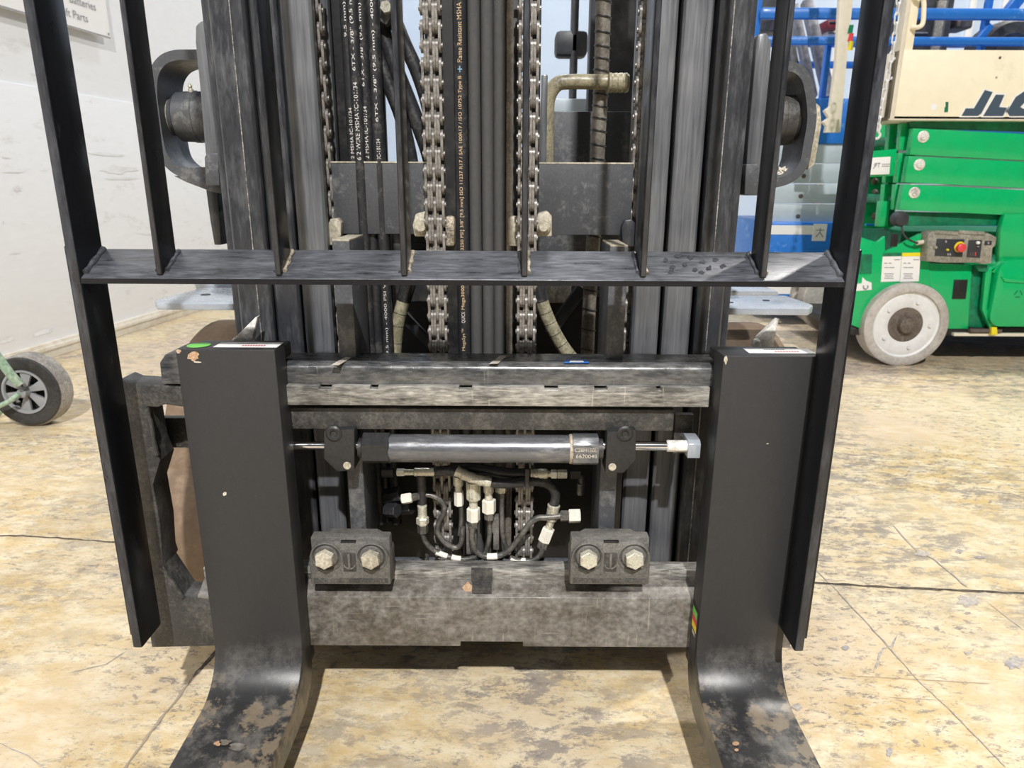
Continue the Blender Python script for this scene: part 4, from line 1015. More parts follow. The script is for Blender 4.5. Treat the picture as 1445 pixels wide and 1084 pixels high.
# trunnion brackets: plate, loop, pin --------------------------------
def trunnion(plate, loop, pin0, pin1, block, rpin, dirx, extra):
    Yt = 1.0
    P2 = lambda a, b, Y=Yt: (at(a, b, Y).x, at(a, b, Y).z)
    o = MB().prism([P2(a, b, Yt - .012) for a, b in plate], 'y', Yt - .012, Yt + .10, .003).build('trunnion_plate', M['mast_worn'], mast)
    L2 = [Vector((*P2(a, b),)) for a, b in loop]
    L3 = [Vector((p.x, p.y)) for p in smooth([Vector((v.x, v.y, 0)) for v in L2], 5)]
    MB().band(L3, 13 * mpp(250, 160, Yt), 'y', Yt, Yt + .075).build('trunnion_loop', M['plate'], o)
    c0, c1 = at(*pin0, Yt + .040), at(*pin1, Yt + .040); c1.z = c0.z
    d = c1 - c0; L_ = d.length; r = rpin * mpp(258, 165, Yt + .03)
    pm = MB().lathe(c0, d, [(0, r * .74), (L_ * .10, r * .76), (L_ * .13, r * .92), (L_ * .17, r * .98), (L_ * .46, r), (L_ * .48, r * 1.03), (L_ * .60, r * 1.03), (L_ * .62, r), (L_, r)], 36).build('trunnion_pin', M['plate'] if dirx < 0 else M['carr_dk'], o)
    MB().lathe(c0 - d * .34, d, [(0, r * .80), (.003, r * .86), (.009, r * .86), (.0095, r * .74), (.02, r * .72)], 36).build('pin_washer', M['wrap'] if dirx < 0 else M['cream_steel'], o)
    MB().prism([P2(a, b, Yt - .03) for a, b in block], 'y', Yt - .032, Yt + .01, .0016).build('stop_block', M['plate'], o)
    if extra:
        e = c0 + d * .55 + Vector((0, -r * .35, r * .92))
        MB().lathe(e, (0, -.3, 1), [(0, .0035), (.004, .0035), (.005, .0022), (.008, .003), (.011, .0016)], 12).build('grease_nipple', M['zinc'], o)
    return o
trunnion([(296, 262), (289, 215), (281, 120), (275, 60), (275, 36), (283, 29), (294, 29), (306, 90), (312, 262)],
         [(303, 77), (270, 77), (246, 78), (228, 86), (217, 104), (215, 130), (219, 165), (224, 198), (231, 222), (246, 238), (262, 243), (304, 242)],
         (246, 165), (306, 165), [(291, 262), (289, 222), (293, 216), (308, 216), (311, 262)], 34, -1, True)
trt = trunnion([(1050, 276), (1056, 190), (1064, 100), (1067, 56), (1071, 47), (1083, 46), (1089, 60), (1086, 120), (1076, 230), (1072, 276)],
         [(1072, 94), (1092, 93), (1118, 94), (1134, 104), (1142, 125), (1146, 165), (1140, 205), (1134, 232), (1118, 250), (1096, 258), (1070, 260)],
         (1124, 170), (1072, 170), [(1050, 275), (1052, 232), (1072, 231), (1071, 275)], 34, 1, False)
# weathered white shim behind the right loop
sh = [(1148, 142), (1158, 150), (1160, 175), (1155, 205), (1150, 232), (1140, 240), (1146, 200), (1149, 165)]
MB().prism([(at(a, b, 1.03).x, at(a, b, 1.03).z) for a, b in sh], 'y', 1.03, 1.075, .002).build('pale_shim', M['cream_steel'], trt)
rnd = random.Random(4)
deb = MB()
for k in range(16):
    c = at(rnd.uniform(1098, 1122), rnd.uniform(238, 250), 1.03); deb.obox(c, (1, rnd.uniform(-.5, .5), rnd.uniform(-.8, .8)), (0, 1, 0), (0, 0, 1), .006, .002, .0012)
tag(deb.build('debris', M['base'], trt), kind='stuff')
MB().prism([(at(a, b, 1.0).x, at(a, b, 1.0).z) for a, b in ((244, 248), (300, 248), (314, 262), (314, 274), (296, 270), (262, 257))], 'y', 1.0, 1.08, .002).build('loop_gusset', M['plate'], mast)
# forked lower mounts below (left): tapering fin
MB().prism([(at(a, b, 1.05).x, at(a, b, 1.05).z) for a, b in ((293, 258), (310, 255), (316, 345), (306, 345), (300, 310))], 'y', 1.04, 1.09, .002).build('mount_fin', M['mast'], mast)

# ================================================================== truck body behind the mast
body = root('forklift_chassis', (mx, 1.30, 0), 'forklift chassis and brown drive tyres standing behind the mast', 'forklift')
# pale step plates either side
def step(pix, z_px, lab):
    z = Z(pix[0][0], pix[0][1], 1.10)
    P_ = [atz(a, b, z) for a, b in pix]
    return MB().prism([(p.x, p.y) for p in P_], 'z', z - .0105, z, .0008).build('mount_plate', M['grey_plate'], body)
sl = step([(221, 428), (329, 429), (337, 424), (340, 405), (283, 406), (270, 410), (218, 424)], 0, 'l')
sr = step([(1030, 435), (1141, 436), (1147, 432), (1146, 430), (1108, 417), (1020, 417), (1020, 432)], 0, 'r')
zr = Z(1030, 435, 1.10)
o = at(1082, 424, 1.2)
for a, b in ((1081, 424.3), (1030, 427)):
    p = atz(a, b, zr); MB().lathe((p.x, p.y, zr - .001), (0, 0, 1), [(0, .006), (.0018, .006)], 18).build('plate_hole', M['dark'], sr)
p = atz(290, 416, Z(221, 428, 1.10)); MB().lathe((p.x, p.y, p.z - .001), (0, 0, 1), [(0, .008), (.0018, .008)], 18).build('plate_hole', M['dark'], sl)
# second thicker plates behind, and their legs
MB().prism([(at(a, b, 1.30).x, at(a, b, 1.30).z) for a, b in ((1028, 410), (1098, 411), (1099, 417), (1028, 418))], 'y', 1.30, 1.42, .002).build('rear_plate', M['grey_plate'], body)
MB().prism([(at(a, b, 1.28).x, at(a, b, 1.28).z) for a, b in ((273, 399), (330, 396), (330, 411), (277, 409))], 'y', 1.28, 1.42, .002).build('rear_plate', M['grey_plate'], body)
# drive tyres
def tyre(x0, x1, yc, zc_, r):
    w_ = x1 - x0; rs = .024; pr = [(0, r * .55)]
    for k in range(7):
        a = k / 6 * math.pi / 2; pr.append((rs - rs * math.cos(a), r - rs + rs * math.sin(a)))
    pr += [(w_ * .5 - .003, r), (w_ * .5, r + .0012), (w_ * .5 + .003, r)]
    for k in range(7):
        a = math.pi / 2 - k / 6 * math.pi / 2; pr.append((w_ - rs + rs * math.cos(a), r - rs + rs * math.sin(a)))
    pr.append((w_, r * .55))
    t = MB().lathe((x0, yc, zc_), (1, 0, 0), pr, 56).build('drive_tyre', M['tyre_brown'], body)
    MB().lathe((x0 + .03, yc, zc_), (1, 0, 0), [(0, .05), (.0, r * .56), (w_ - .06, r * .56), (w_ - .06, .05)], 32).build('rim', M['dark'], t)
rt_ = .242
tyre(-.606, -.375, 1.345, rt_, rt_)
tyre(.275, .508, 1.345, rt_, rt_)
xw0 = X(233, 655, 1.15)
tyre(xw0, xw0 + .215, 1.18, .148, .148)
# cowl, floor of the cab and dash
MB().box(-.36, .26, 1.22, 1.32, .02, .65, .01).build('front_cowl', M['dark'], body)
MB().box(-.47, .38, 1.60, 2.75, .07, .70, .03).build('counterweight_body', M['dark'], body)
MB().box(-.36, .26, 1.30, 1.62, .10, .58, .02).build('chassis_core', M['dark'], body)
xd0, xd1 = X(600, 195, 1.24), X(905, 195, 1.24)
MB().box(X(755, 195, 1.20), X(905, 195, 1.20), 1.20, 1.215, .56, Z(820, 157, 1.20), .002).build('dash_plate', M['plate'], body)
MB().box(-.36, .26, 1.225, 1.24, .63, .735, .003).build('cowl_ledge', M['dark'], body)
for px0, px1, Y in ((832, 846, 1.5), (850, 940, 1.45), (806, 816, 1.7)):
    MB().box(X(px0, 60, Y), X(px1, 60, Y), Y, Y + .04, .55, 1.9, .004).build('cab_post', M['slab_dk'], body)
MB().box(X(784, 60, 1.7), X(830, 60, 1.7), 1.7, 1.76, Z(800, 78, 1.7), Z(800, 42, 1.7), .01).build('cab_console', M['slab_dk'], body)
MB().box(X(770, 140, 1.6), X(845, 140, 1.6), 1.6, 1.63, Z(800, 160, 1.6), Z(800, 139, 1.6), .003).build('dash_ledge', M['arm_grey'], body)
# braces behind the hoses below the crossbar
for p0, p1, mk in (((565, 440), (615, 490), 'slab_dk'), ((822, 405), (775, 470), 'slab_dk')):
    a, b = at(*p0, 1.14), at(*p1, 1.14); MB().bar(a, b, .018, .02, .002).build('diagonal_brace', M[mk], body)
MB().box(X(572, 412, 1.17), X(612, 412, 1.17), 1.17, 1.19, Z(590, 426, 1.17), Z(590, 395, 1.17), .004).build('valve_cover', M['grey_plate'], body)
MB().box(X(764, 412, 1.17), X(806, 412, 1.17), 1.17, 1.19, Z(780, 428, 1.17), Z(780, 395, 1.17), .004).build('valve_cover', M['silver'], body)
# silver pointed brackets in front of the tyres
def fin(pix, foot):
    f_ = MB()
    f_.prism([(at(a, b, .955 - .045).x, at(a, b, .91).z) for a, b in pix], 'y', .905, .917, .001)
    o = f_.build('pointed_bracket', M['silver'], car)
    c = at(*foot, .90)
    MB().lathe((c.x, .905, c.z), (0, -1, 0), [(0, .006), (.006, .006), (.008, .004)], 14).build('bracket_bolt', M['silver'], o)
fin([(329, 483), (333, 476), (362, 447), (365, 446), (357, 484), (357, 500), (330, 500)], (334, 482))
fin([(1064, 483), (1070, 474), (1093, 452), (1097, 449), (1096, 456), (1090, 484), (1090, 500), (1064, 500)], (1068, 485))

# ================================================================== green and cream scissor lift (right)
YL = 2.935
gx0 = X(1235, 440, YL)
gl = root('scissor_lift', (gx0 + .8, YL + .37, 0), 'green scissor lift with cream platform and grey white wheel by the right edge', 'scissor lift')
WL = .70                                       # width of the machine, front side at YL
def P3(px, py, Y=YL): p = at(px, py, Y); return (p.x, p.z)
XR = X(1445, 300, YL) + 1.0
def gpoly(name, pix, Y, d, mk, b=.002, parent=gl):
    return MB().prism([P3(a, c, Y) for a, c in pix], 'y', Y, Y + d, b).build(name, M[mk], parent)
# wheel
wc = at(1281, 454, 2.893); wr = 59.5 * mpp(1281, 454, 2.893); wc.z = wr
wheel = MB().lathe((wc.x, 2.893, wc.z), (0, 1, 0), [(.012, wr * .78), (.002, wr * .80), (0, wr * .86), (.001, wr * .96), (.006, wr), (.088, wr), (.094, wr * .97), (.094, wr * .7)], 60, cap=False).build('wheel', M['nonmark'], gl)
MB().lathe((wc.x, 2.905, wc.z), (0, 1, 0), [(.004, wr * .40), (0, wr * .44), (0, wr * .70), (.003, wr * .74), (-.004, wr * .80), (.01, wr * .82)], 48, cap=False).build('wheel_disc', M['wheel_wht'], wheel)
MB().lathe((wc.x, 2.905, wc.z), (0, 1, 0), [(.000, wr * .20), (.001, wr * .41), (.006, wr * .44)], 40).build('hub', M['hub_brown'], wheel)
MB().lathe((wc.x, 2.893, wc.z), (0, 1, 0), [(-.012, wr * .10), (-.008, wr * .18), (.012, wr * .21)], 32).build('hub_cap', M['hub_brown'], wheel)
for k in range(5):
    a = math.radians(90 + 72 * k - 20)
    c = Vector((wc.x + wr * .57 * math.cos(a), 2.905, wc.z + wr * .57 * math.sin(a)))
    MB().hexa(c, c - Vector((0, .008, 0)), .008, .3).build('wheel_nut', M['wheel_wht'], wheel)
# chassis side
gpoly('chassis_plate', [(1206, 340), (1212, 334), (1238, 342), (1249, 333), (1249, 356), (1299, 330), (1310, 330), (1312, 390), (1316, 464), (1215, 464), (1200, 458)], YL, .02, 'green')
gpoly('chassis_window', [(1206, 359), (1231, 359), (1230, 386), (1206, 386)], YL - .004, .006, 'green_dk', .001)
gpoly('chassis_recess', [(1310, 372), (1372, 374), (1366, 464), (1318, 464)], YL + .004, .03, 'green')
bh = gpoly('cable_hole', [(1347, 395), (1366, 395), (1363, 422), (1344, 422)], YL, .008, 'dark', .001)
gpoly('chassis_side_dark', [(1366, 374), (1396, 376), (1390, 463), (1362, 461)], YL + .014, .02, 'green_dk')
gpoly('strap', [(1398, 377), (1406, 377), (1400, 385), (1393, 436), (1405, 462), (1397, 463), (1386, 437), (1391, 385)], YL - .02, .02, 'green')
gpoly('strap_upper', [(1398, 382), (1416, 366), (1424, 366), (1403, 386)], YL - .02, .02, 'green')
bx = MB().prism(rrect(X(1400, 420, YL - .03), XR, Z(1430, 461, YL - .03), Z(1430, 366, YL - .03), .05), 'y', YL - .04, YL + .20, .008).build('battery_box', M['green'], gl)
gpoly('box_ridge', [(1413, 391), (1450, 395), (1600, 398), (1600, 404), (1450, 400), (1418, 398)], YL - .046, .01, 'green', .003)
def recyc():
    c = at(1437, 415, YL - .041); mb = MB(); r = .016
    for k in range(3):
        a0 = math.radians(90 + 120 * k)
        mb.bar(c + Vector((r * math.cos(a0 + .35), 0, r * math.sin(a0 + .35))), c + Vector((r * math.cos(a0 + 1.75), 0, r * math.sin(a0 + 1.75))), .003, .003)
    mb.build('recycling_mark', M['green_dk'], gl)
recyc()
gpoly('upper_panel', [(1418, 302), (1600, 302), (1600, 366), (1416, 366), (1410, 372), (1412, 325)], YL - .01, .03, 'green')
MB().box(X(1200, 460, YL), XR, YL + .01, YL + WL, .123, .160, .005).build('chassis_rail', M['dark'], gl)
MB().box(X(1345, 468, YL), XR, YL - .01, YL + .02, Z(1400, 474, YL), Z(1400, 470, YL), .001).build('pothole_bar', M['cream_sh'], gl)
MB().cyl(at(1368, 467, YL - .01), at(1412, 467, YL - .01), .010, 16).build('rail_pin', M['hub_brown'], gl)
gpoly('latch', [(1400, 462), (1407, 462), (1408, 473), (1399, 473)], YL - .03, .02, 'yellow', .001)
# far chassis + dark inside
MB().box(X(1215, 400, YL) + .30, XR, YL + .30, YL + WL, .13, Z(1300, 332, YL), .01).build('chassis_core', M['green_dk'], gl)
for k, wx in enumerate((wc.x,)):
    MB().cyl((wx, YL + WL - .09, wr), (wx, YL + WL, wr), wr, 40, .006).build('rear_wheel', M['nonmark'], gl)
# scissor arms on the near side
arms = [((1289, 181), (1284, 219), 0), ((1283, 220), (1277, 258), 0), ((1276, 260), (1269, 297), 0)]
pins = [(1302.5, 193), (1297, 232.5), (1290, 272)]
for k, ((tx, ty), (bx_, by), _) in enumerate(arms):
    sl_ = (8, 8, 8)[k]
    o = gpoly('scissor_arm', [(tx, ty), (1600, ty + sl_ * 2.0), (1600, by + sl_ * 2.0 - .8), (bx_, by - .6)], YL, .035, 'green', .002)
    c = at(*pins[k], YL)
    MB().lathe((c.x, YL + .001, c.z), (0, -1, 0), [(0, .0225), (.004, .0225), (.006, .019), (.006, .014), (.012, .012), (.013, .006)], 24).build('pivot_pin', M['silver'], o)
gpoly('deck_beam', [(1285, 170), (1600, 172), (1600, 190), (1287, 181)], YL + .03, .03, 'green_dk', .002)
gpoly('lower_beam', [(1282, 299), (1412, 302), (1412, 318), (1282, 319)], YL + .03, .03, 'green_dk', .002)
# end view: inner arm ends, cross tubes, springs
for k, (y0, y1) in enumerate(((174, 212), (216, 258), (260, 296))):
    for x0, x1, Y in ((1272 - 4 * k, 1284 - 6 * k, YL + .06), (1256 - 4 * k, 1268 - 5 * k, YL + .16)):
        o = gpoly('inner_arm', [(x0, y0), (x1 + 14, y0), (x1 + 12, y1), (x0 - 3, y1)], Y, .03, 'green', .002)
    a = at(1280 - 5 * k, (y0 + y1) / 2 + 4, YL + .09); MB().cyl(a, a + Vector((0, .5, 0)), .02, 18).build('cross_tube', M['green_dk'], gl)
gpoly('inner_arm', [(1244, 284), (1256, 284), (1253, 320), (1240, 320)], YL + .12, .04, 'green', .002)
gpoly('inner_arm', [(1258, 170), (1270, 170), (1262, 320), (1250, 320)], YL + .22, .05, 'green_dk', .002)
gpoly('lift_tower', [(1222, 172), (1262, 172), (1258, 322), (1210, 322)], YL + .42, .05, 'green', .002)
lab = gpoly('rating_plate', [(1225, 223), (1257, 221), (1255, 246), (1222, 247)], YL + .045, .006, 'white', .001)
gpoly('plate_backing', [(1223, 214), (1266, 210), (1262, 248), (1222, 250)], YL + .052, .01, 'green', .001)
lp = at(1232, 238, YL + .044); 
text('plate_print', 'JFT', M['slate'], lab, lp, (1, 0, 0), (0, 0, 1), width=.026, height=.022, depth=.001)
for k in range(2):
    MB().box(lp.x + .034, lp.x + .066, YL + .0435, YL + .0455, lp.z + .008 + .008 * k, lp.z + .011 + .008 * k).build('plate_print', M['grey_ink'], lab)
for py in (256, 272, 282, 305):
    c = at(1234, py, YL + .40); MB().lathe(c, (0, -1, 0), [(0, .016), (.01, .014), (.016, .006)], 16).build('spring_bolt', M['hub_brown'], gl)
gpoly('blue_strap', [(1222, 316), (1240, 316), (1240, 319), (1222, 319)], YL + .3, .01, 'blue', .001)
MB().bar(at(1221, 226, YL + .44), at(1210, 334, YL + .44), .018, .02).build('cream_conduit', M['cream'], gl)
# horn / beacon with cable
c = at(1271.5, 309, YL - .01)
hn = MB().lathe((c.x, YL + .02, c.z), (0, -1, 0), [(0, .030), (.03, .031), (.042, .026), (.046, .012)], 28).build('horn', M['panel_blk'], gl)
MB().tube([at(1272, 318, YL - .01), at(1276, 332, YL - .02), at(1286, 340, YL - .03), at(1300, 344, YL - .02), at(1309, 342, YL)], .004, 8, 5).build('horn_cable', M['tyre_black'], hn)
MB().cyl(at(1294, 343, YL - .024), at(1306, 341, YL - .012), .009, 14).build('cable_plug', M['cream_sh'], hn)
gpoly('tie_hole', [(1258, 330), (1268, 330), (1266, 348), (1257, 348)], YL - .003, .006, 'dark', .0005)
# instruction labels
for x0, mk in ((1246, 'green_dk'), (1273, 'yellow')):
    o = gpoly('instruction_label', [(x0, 357), (x0 + 26.5, 356.5), (x0 + 23.5, 397), (x0 - 3, 398)], YL - .002, .0015, 'white', 0)
    gpoly('label_header', [(x0, 357), (x0 + 26.5, 356.5), (x0 + 26.2, 361.5), (x0 - .2, 362)], YL - .0032, .001, mk, 0, o)
    for yy, xa_, xb_ in ((366, 16, 24), (371, 2, 6), (371, 8, 12), (377, 2, 8), (377, 9, 16), (386, 2, 15), (389, 3, 14), (392, 2, 15)):
        gpoly('label_print', [(x0 + xa_, yy), (x0 + xb_, yy), (x0 + xb_, yy + 1.2), (x0 + xa_, yy + 1.2)], YL - .0030, .0006, 'grey_ink', 0, o)
gpoly('hook_label', [(1206, 401), (1216, 400), (1217, 391), (1222, 396), (1230, 399), (1230, 409), (1206, 411)], YL - .002, .0015, 'white', 0)
MB().tube([at(1219, 403, YL - .004), at(1218.5, 406, YL - .004), at(1222, 408, YL - .004), at(1225, 405, YL - .004), at(1224, 403, YL - .004)], .0025, 8, 4).build('hook_print', M['grey_ink'], gl)
# ground control box
YK = YL - .05
cb_ = gpoly('control_box', [(1310, 330), (1317, 326), (1395, 329), (1407, 335), (1405, 347), (1401, 350), (1399, 372), (1386, 373), (1378, 371), (1330, 371), (1307, 369)], YK, .06, 'ctrl', .004)
gpoly('control_panel', [(1322, 337), (1361, 338), (1358, 363), (1319, 361)], YK - .002, .003, 'panel_blk', .0005, cb_)
gpoly('control_panel', [(1367, 339), (1386, 339), (1383, 364), (1364, 363)], YK - .002, .003, 'panel_blk', .0005, cb_)
gpoly('display', [(1390, 340), (1400, 340), (1399, 346), (1389, 346)], YK - .002, .003, 'panel_blk', .0005, cb_)
c = at(1353.5, 348.5, YK)
MB().lathe((c.x, YK - .001, c.z), (0, -1, 0), [(0, .0215), (.003, .0215), (.004, .018)], 28).build('stop_collar', M['yellow'], cb_)
MB().lathe((c.x - .004, YK - .003, c.z - .002), (0, -1, 0), [(0, .010), (.012, .010), (.013, .0178), (.024, .017), (.028, .011)], 28).build('stop_button', M['red'], cb_)
for a, b, r_, mk in ((1379, 342.5, .007, 'white'), (1319, 349, .007, 'ctrl'), (1336, 352.5, .0045, 'yellow'), (1379, 348, .003, 'grey_ink')):
    c = at(a, b, YK); MB().lathe((c.x, YK - .002, c.z), (0, -1, 0), [(0, r_), (.007, r_ * .9), (.009, r_ * .5)], 16).build('switch', M[mk], cb_)
for a in (1369, 1372.5, 1376):
    gpoly('panel_mark', [(a, 356), (a + 1.2, 356), (a + 1.2, 361), (a, 361)], YK - .0028, .001, 'hub_brown' if a < 1375 else 'red', 0, cb_)
for a, b in ((1334, 341), (1337, 359), (1340, 359), (1394, 343)):
    gpoly('panel_mark', [(a, b - 1.5), (a + 2, b - 1.5), (a + 2, b + 1.5), (a, b + 1.5)], YK - .0028, .001, 'grey_ink', 0, cb_)
for a, c_ in ((1320, 1352), (1354, 1390)):
    gpoly('box_hinge', [(a, 325), (c_, 327), (c_, 332), (a, 330)], YK - .004, .012, 'ctrl', .002, cb_)
gpoly('box_latch', [(1377, 374), (1394, 374), (1394, 383), (1388, 384), (1381, 383)], YL - .02, .02, 'green_dk', .002)
# cream platform
YPf = YL - .02
px_l = X(1262.5, 120, YPf); zt_p = Z(1350, 70.5, YPf); zb_p = Z(1350, 168.5, YPf)
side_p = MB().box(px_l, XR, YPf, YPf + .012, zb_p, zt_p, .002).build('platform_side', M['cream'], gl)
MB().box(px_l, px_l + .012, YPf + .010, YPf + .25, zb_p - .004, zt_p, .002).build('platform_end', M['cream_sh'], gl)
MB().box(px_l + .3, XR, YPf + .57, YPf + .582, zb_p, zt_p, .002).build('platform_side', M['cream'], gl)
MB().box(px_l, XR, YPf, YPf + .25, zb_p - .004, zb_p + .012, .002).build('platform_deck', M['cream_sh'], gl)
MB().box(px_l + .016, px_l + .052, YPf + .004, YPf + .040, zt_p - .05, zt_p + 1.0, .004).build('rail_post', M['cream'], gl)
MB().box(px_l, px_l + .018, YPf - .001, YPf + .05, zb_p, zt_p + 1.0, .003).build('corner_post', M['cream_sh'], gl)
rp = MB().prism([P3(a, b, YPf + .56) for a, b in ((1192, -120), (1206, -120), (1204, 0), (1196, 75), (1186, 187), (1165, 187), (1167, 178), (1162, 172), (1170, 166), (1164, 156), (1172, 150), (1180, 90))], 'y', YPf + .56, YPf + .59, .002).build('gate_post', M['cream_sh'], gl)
for y0, y1, mk in ((35, 47, 'green_dk'), (47, 58, 'red'), (58, 71, 'yellow')):
    gpoly('warning_sticker', [(1199, y0), (1205, y0), (1203, y1), (1196, y1)], YPf + .556, .002, mk, 0, rp)
hd = MB().tube([at(1288, -10, YPf), at(1296, -6, YPf - .02), at(1303, 0, YPf - .02), at(1303.5, 18, YPf - .02), at(1302, 33, YPf - .02), at(1297, 38, YPf - .02), at(1287, 39, YPf)], .0085, 12, 5).build('grab_handle', M['cream'], gl)
# decals, slots and bolts on the side panel
def pdisc(px, py, r, mk, nm, par=side_p):
    c = at(px, py, YPf); MB().lathe((c.x, YPf + .0005, c.z), (0, -1, 0), [(0, r), (.0015, r)], 20).build(nm, M[mk], par)
pdisc(1317.5, 151, .0118, 'white', 'plug')
pdisc(1411, 81.5, .005, 'hub_brown', 'bolt_hole'); pdisc(1406, 109.5, .004, 'wrap', 'bolt_hole')
gpoly('key_slot', [(1334.5, 144), (1338.5, 144), (1337.8, 158), (1332.5, 158.5), (1333.2, 152), (1334.8, 150)], YPf - .0015, .002, 'green_dk', 0, side_p)
lw = X(1475, 145, YPf) - X(1355, 145, YPf)
lo_ = at(1357, 164.2, YPf)
def strokes(name, polys, mk, y):
    for pl in polys: gpoly(name, pl, y, .0012, mk, 0, side_p)
J = [(1357, 163.6), (1363, 153), (1374.5, 153), (1390, 127), (1401, 130), (1385, 160), (1380, 163.6)]
Lp = [(1387.5, 163.8), (1405.5, 133.5), (1417.5, 133.8), (1410, 151), (1421.5, 152), (1415.5, 163.8)]
G = [(1421, 158), (1433.5, 137), (1446, 128.5), (1485, 128.5), (1480, 138), (1452, 138), (1440, 151), (1444, 153.5), (1456, 153.5), (1459, 148), (1452, 148), (1455, 142), (1475, 142), (1463, 163.8), (1425, 163.8)]
def grow(pl, d):
    cx_ = sum(p[0] for p in pl) / len(pl); cy_ = sum(p[1] for p in pl) / len(pl); n = len(pl); out = []
    area = sum(pl[i][0] * pl[(i + 1) % n][1] - pl[(i + 1) % n][0] * pl[i][1] for i in range(n)); sg = 1 if area > 0 else -1
    for i in range(n):
        a = Vector(pl[i - 1]); b = Vector(pl[i]); c = Vector(pl[(i + 1) % n])
        t1 = (b - a).normalized(); t2 = (c - b).normalized(); n1 = Vector((t1.y, -t1.x)) * sg; n2 = Vector((t2.y, -t2.x)) * sg
        m_ = n1 + n2; m_ = m_ / max(.35, m_.dot(n1)) if m_.length > .1 else n1
        if m_.length > 2: m_ = m_.normalized() * 2
        out.append(tuple(b + m_ * d))
    return out
strokes('logo_outline', [grow(J, 1.9), grow(Lp, 1.9), grow(G, 1.9)], 'white', YPf - .0014)
strokes('logo_letter', [J, Lp, G], 'slate', YPf - .0026)
for a, b in ((1267, 81), (1264, 109)):
    c = at(a, b, YPf); MB().cyl((px_l - .003, YPf + .03, c.z), (px_l + .002, YPf + .03, c.z), .006, 12).build('post_bolt', M['white'], gl)
# hanging safety chain with snap hook
cp = smooth([at(a, b, YPf - .035) for a, b in ((1271, -30), (1267, 10), (1263, 45), (1258, 80), (1251, 115), (1246, 135), (1242, 160), (1240, 174))], 12)
cps = [cp[0]]; acc = 0
chn = root('safety_chain', cp[-1], 'white link chain with snap hook hanging from the cream platform rail', 'chain')
d_acc = 0; lastp = cp[0]; lk = None; kk = 0
fine = smooth(cp, 4); dist = 0; tgt = 0
for i in range(1, len(fine)):
    dist += (fine[i] - fine[i - 1]).length
    if dist >= tgt:
        tgt += .033; t = (fine[min(i + 2, len(fine) - 1)] - fine[max(i - 2, 0)]).normalized(); kk += 1
        if lk is None:
            mb = MB(); pts = [(0.0095 * math.cos(a_), 0, .0095 * math.sin(a_) + (.011 if math.sin(a_) > 0 else -.011)) for a_ in [j * math.pi / 8 for j in range(17)]]
            mb.tube(pts, .0028, 8, 1)
            lk = mb.build('link', M['wheel_wht'], None); lk.parent = chn; o = lk
        else:
            o = bpy.data.objects.new('link', lk.data); link(o, chn)
        o.location = fine[i] - ORG[chn.name]
        o.rotation_euler = (0, math.atan2(t.x, t.z), .35 if kk % 2 else 1.45)
e = cp[-1]
MB().tube([e + Vector((a, 0, b)) for a, b in ((.0, .0), (.008, -.012), (.004, -.030), (.012, -.042), (.004, -.056), (-.010, -.052), (-.012, -.036), (-.004, -.022), (-.008, -.008), (0, 0))], .0045, 10, 4).build('snap_hook', M['wheel_wht'], chn)

# ================================================================== blue scissor lift behind
YB2 = 3.88
bl = root('scissor_lift', (X(1250, 400, YB2), YB2 + .4, 0), 'blue railed scissor lift with pale grey arms standing behind the green one', 'scissor lift')
XR2 = X(1445, 100, YB2) + 1.2; XL2 = X(1071, 60, YB2)
def bpoly(name, pix, Y, d, mk, b=.002, parent=bl):
    return MB().prism([P3(a, c, Y) for a, c in pix], 'y', Y, Y + d, b).build(name, M[mk], parent)
z_r1 = Z(1250, 18.5, YB2); z_r2 = Z(1250, 57, YB2)
for zz, hh_, dy in ((z_r1, .026, 0), (z_r2, .020, 0), (z_r1, .026, .75), (z_r2, .020, .75)):
    MB().box(XL2, XR2, YB2 + dy, YB2 + dy + .04, zz - hh_, zz + hh_, .012).build('guard_rail', M['blue'], bl)
for px in (1073, 1400):
    MB().box(X(px - 4, 40, YB2), X(px + 4, 40, YB2), YB2 + .045, YB2 + .085, Z(px, 140, YB2), 2.3, .006).build('rail_post', M['blue'], bl)
MB().bar(at(1380, 56, YB2 + .05), at(1398, 36, YB2 + .05), .03, .03, .004).build('rail_brace', M['blue'], bl)
MB().bar(at(1420, 20, YB2 + .1), at(1460, -30, YB2 + .1), .05, .05, .004).build('rail_brace', M['blue'], bl)
MB().box(X(1163, 100, YB2 + .05), X(1170, 100, YB2 + .05), YB2 + .05, YB2 + .09, Z(1166, 140, YB2), z_r2, .004).build('rail_post', M['blue'], bl)
zd1, zd0 = Z(1170, 139, YB2), Z(1170, 203, YB2)
MB().box(XL2, XR2, YB2 - .01, YB2 + .78, zd0, zd1, .006).build('deck', M['blue'], bl)
for k in range(4):
    y0, y1 = 203 + 28.5 * k, 203 + 28.5 * (k + 1) - 1.2
    o = MB().box(X(1080, 260, YB2), XR2, YB2 + .01, YB2 + .05, Z(1150, y1, YB2), Z(1150, y0, YB2), .003).build('scissor_arm', M['arm_grey'], bl)
    c = at((1139, 1135, 1131, 1127)[k], y0 + 17, YB2)
    MB().lathe((c.x, YB2 + .011, c.z), (0, -1, 0), [(0, .012), (.003, .012), (.004, .006)], 16).build('arm_pin', M['hub_brown'], o)
bs = MB().box(X(1084, 340, YB2), XR2, YB2 - .03, YB2 + .75, Z(1120, 432, YB2), Z(1120, 313, YB2), .01).build('base', M['blue'], bl)
for y0, y1 in ((318, 331), (403, 415)):
    MB().box(X(1080, 325, YB2 - .03), X(1147, 325, YB2 - .03), YB2 - .033, YB2 - .029, Z(1120, y1, YB2 - .03), Z(1120, y0, YB2 - .03)).build('white_stripe', M['white'], bs)
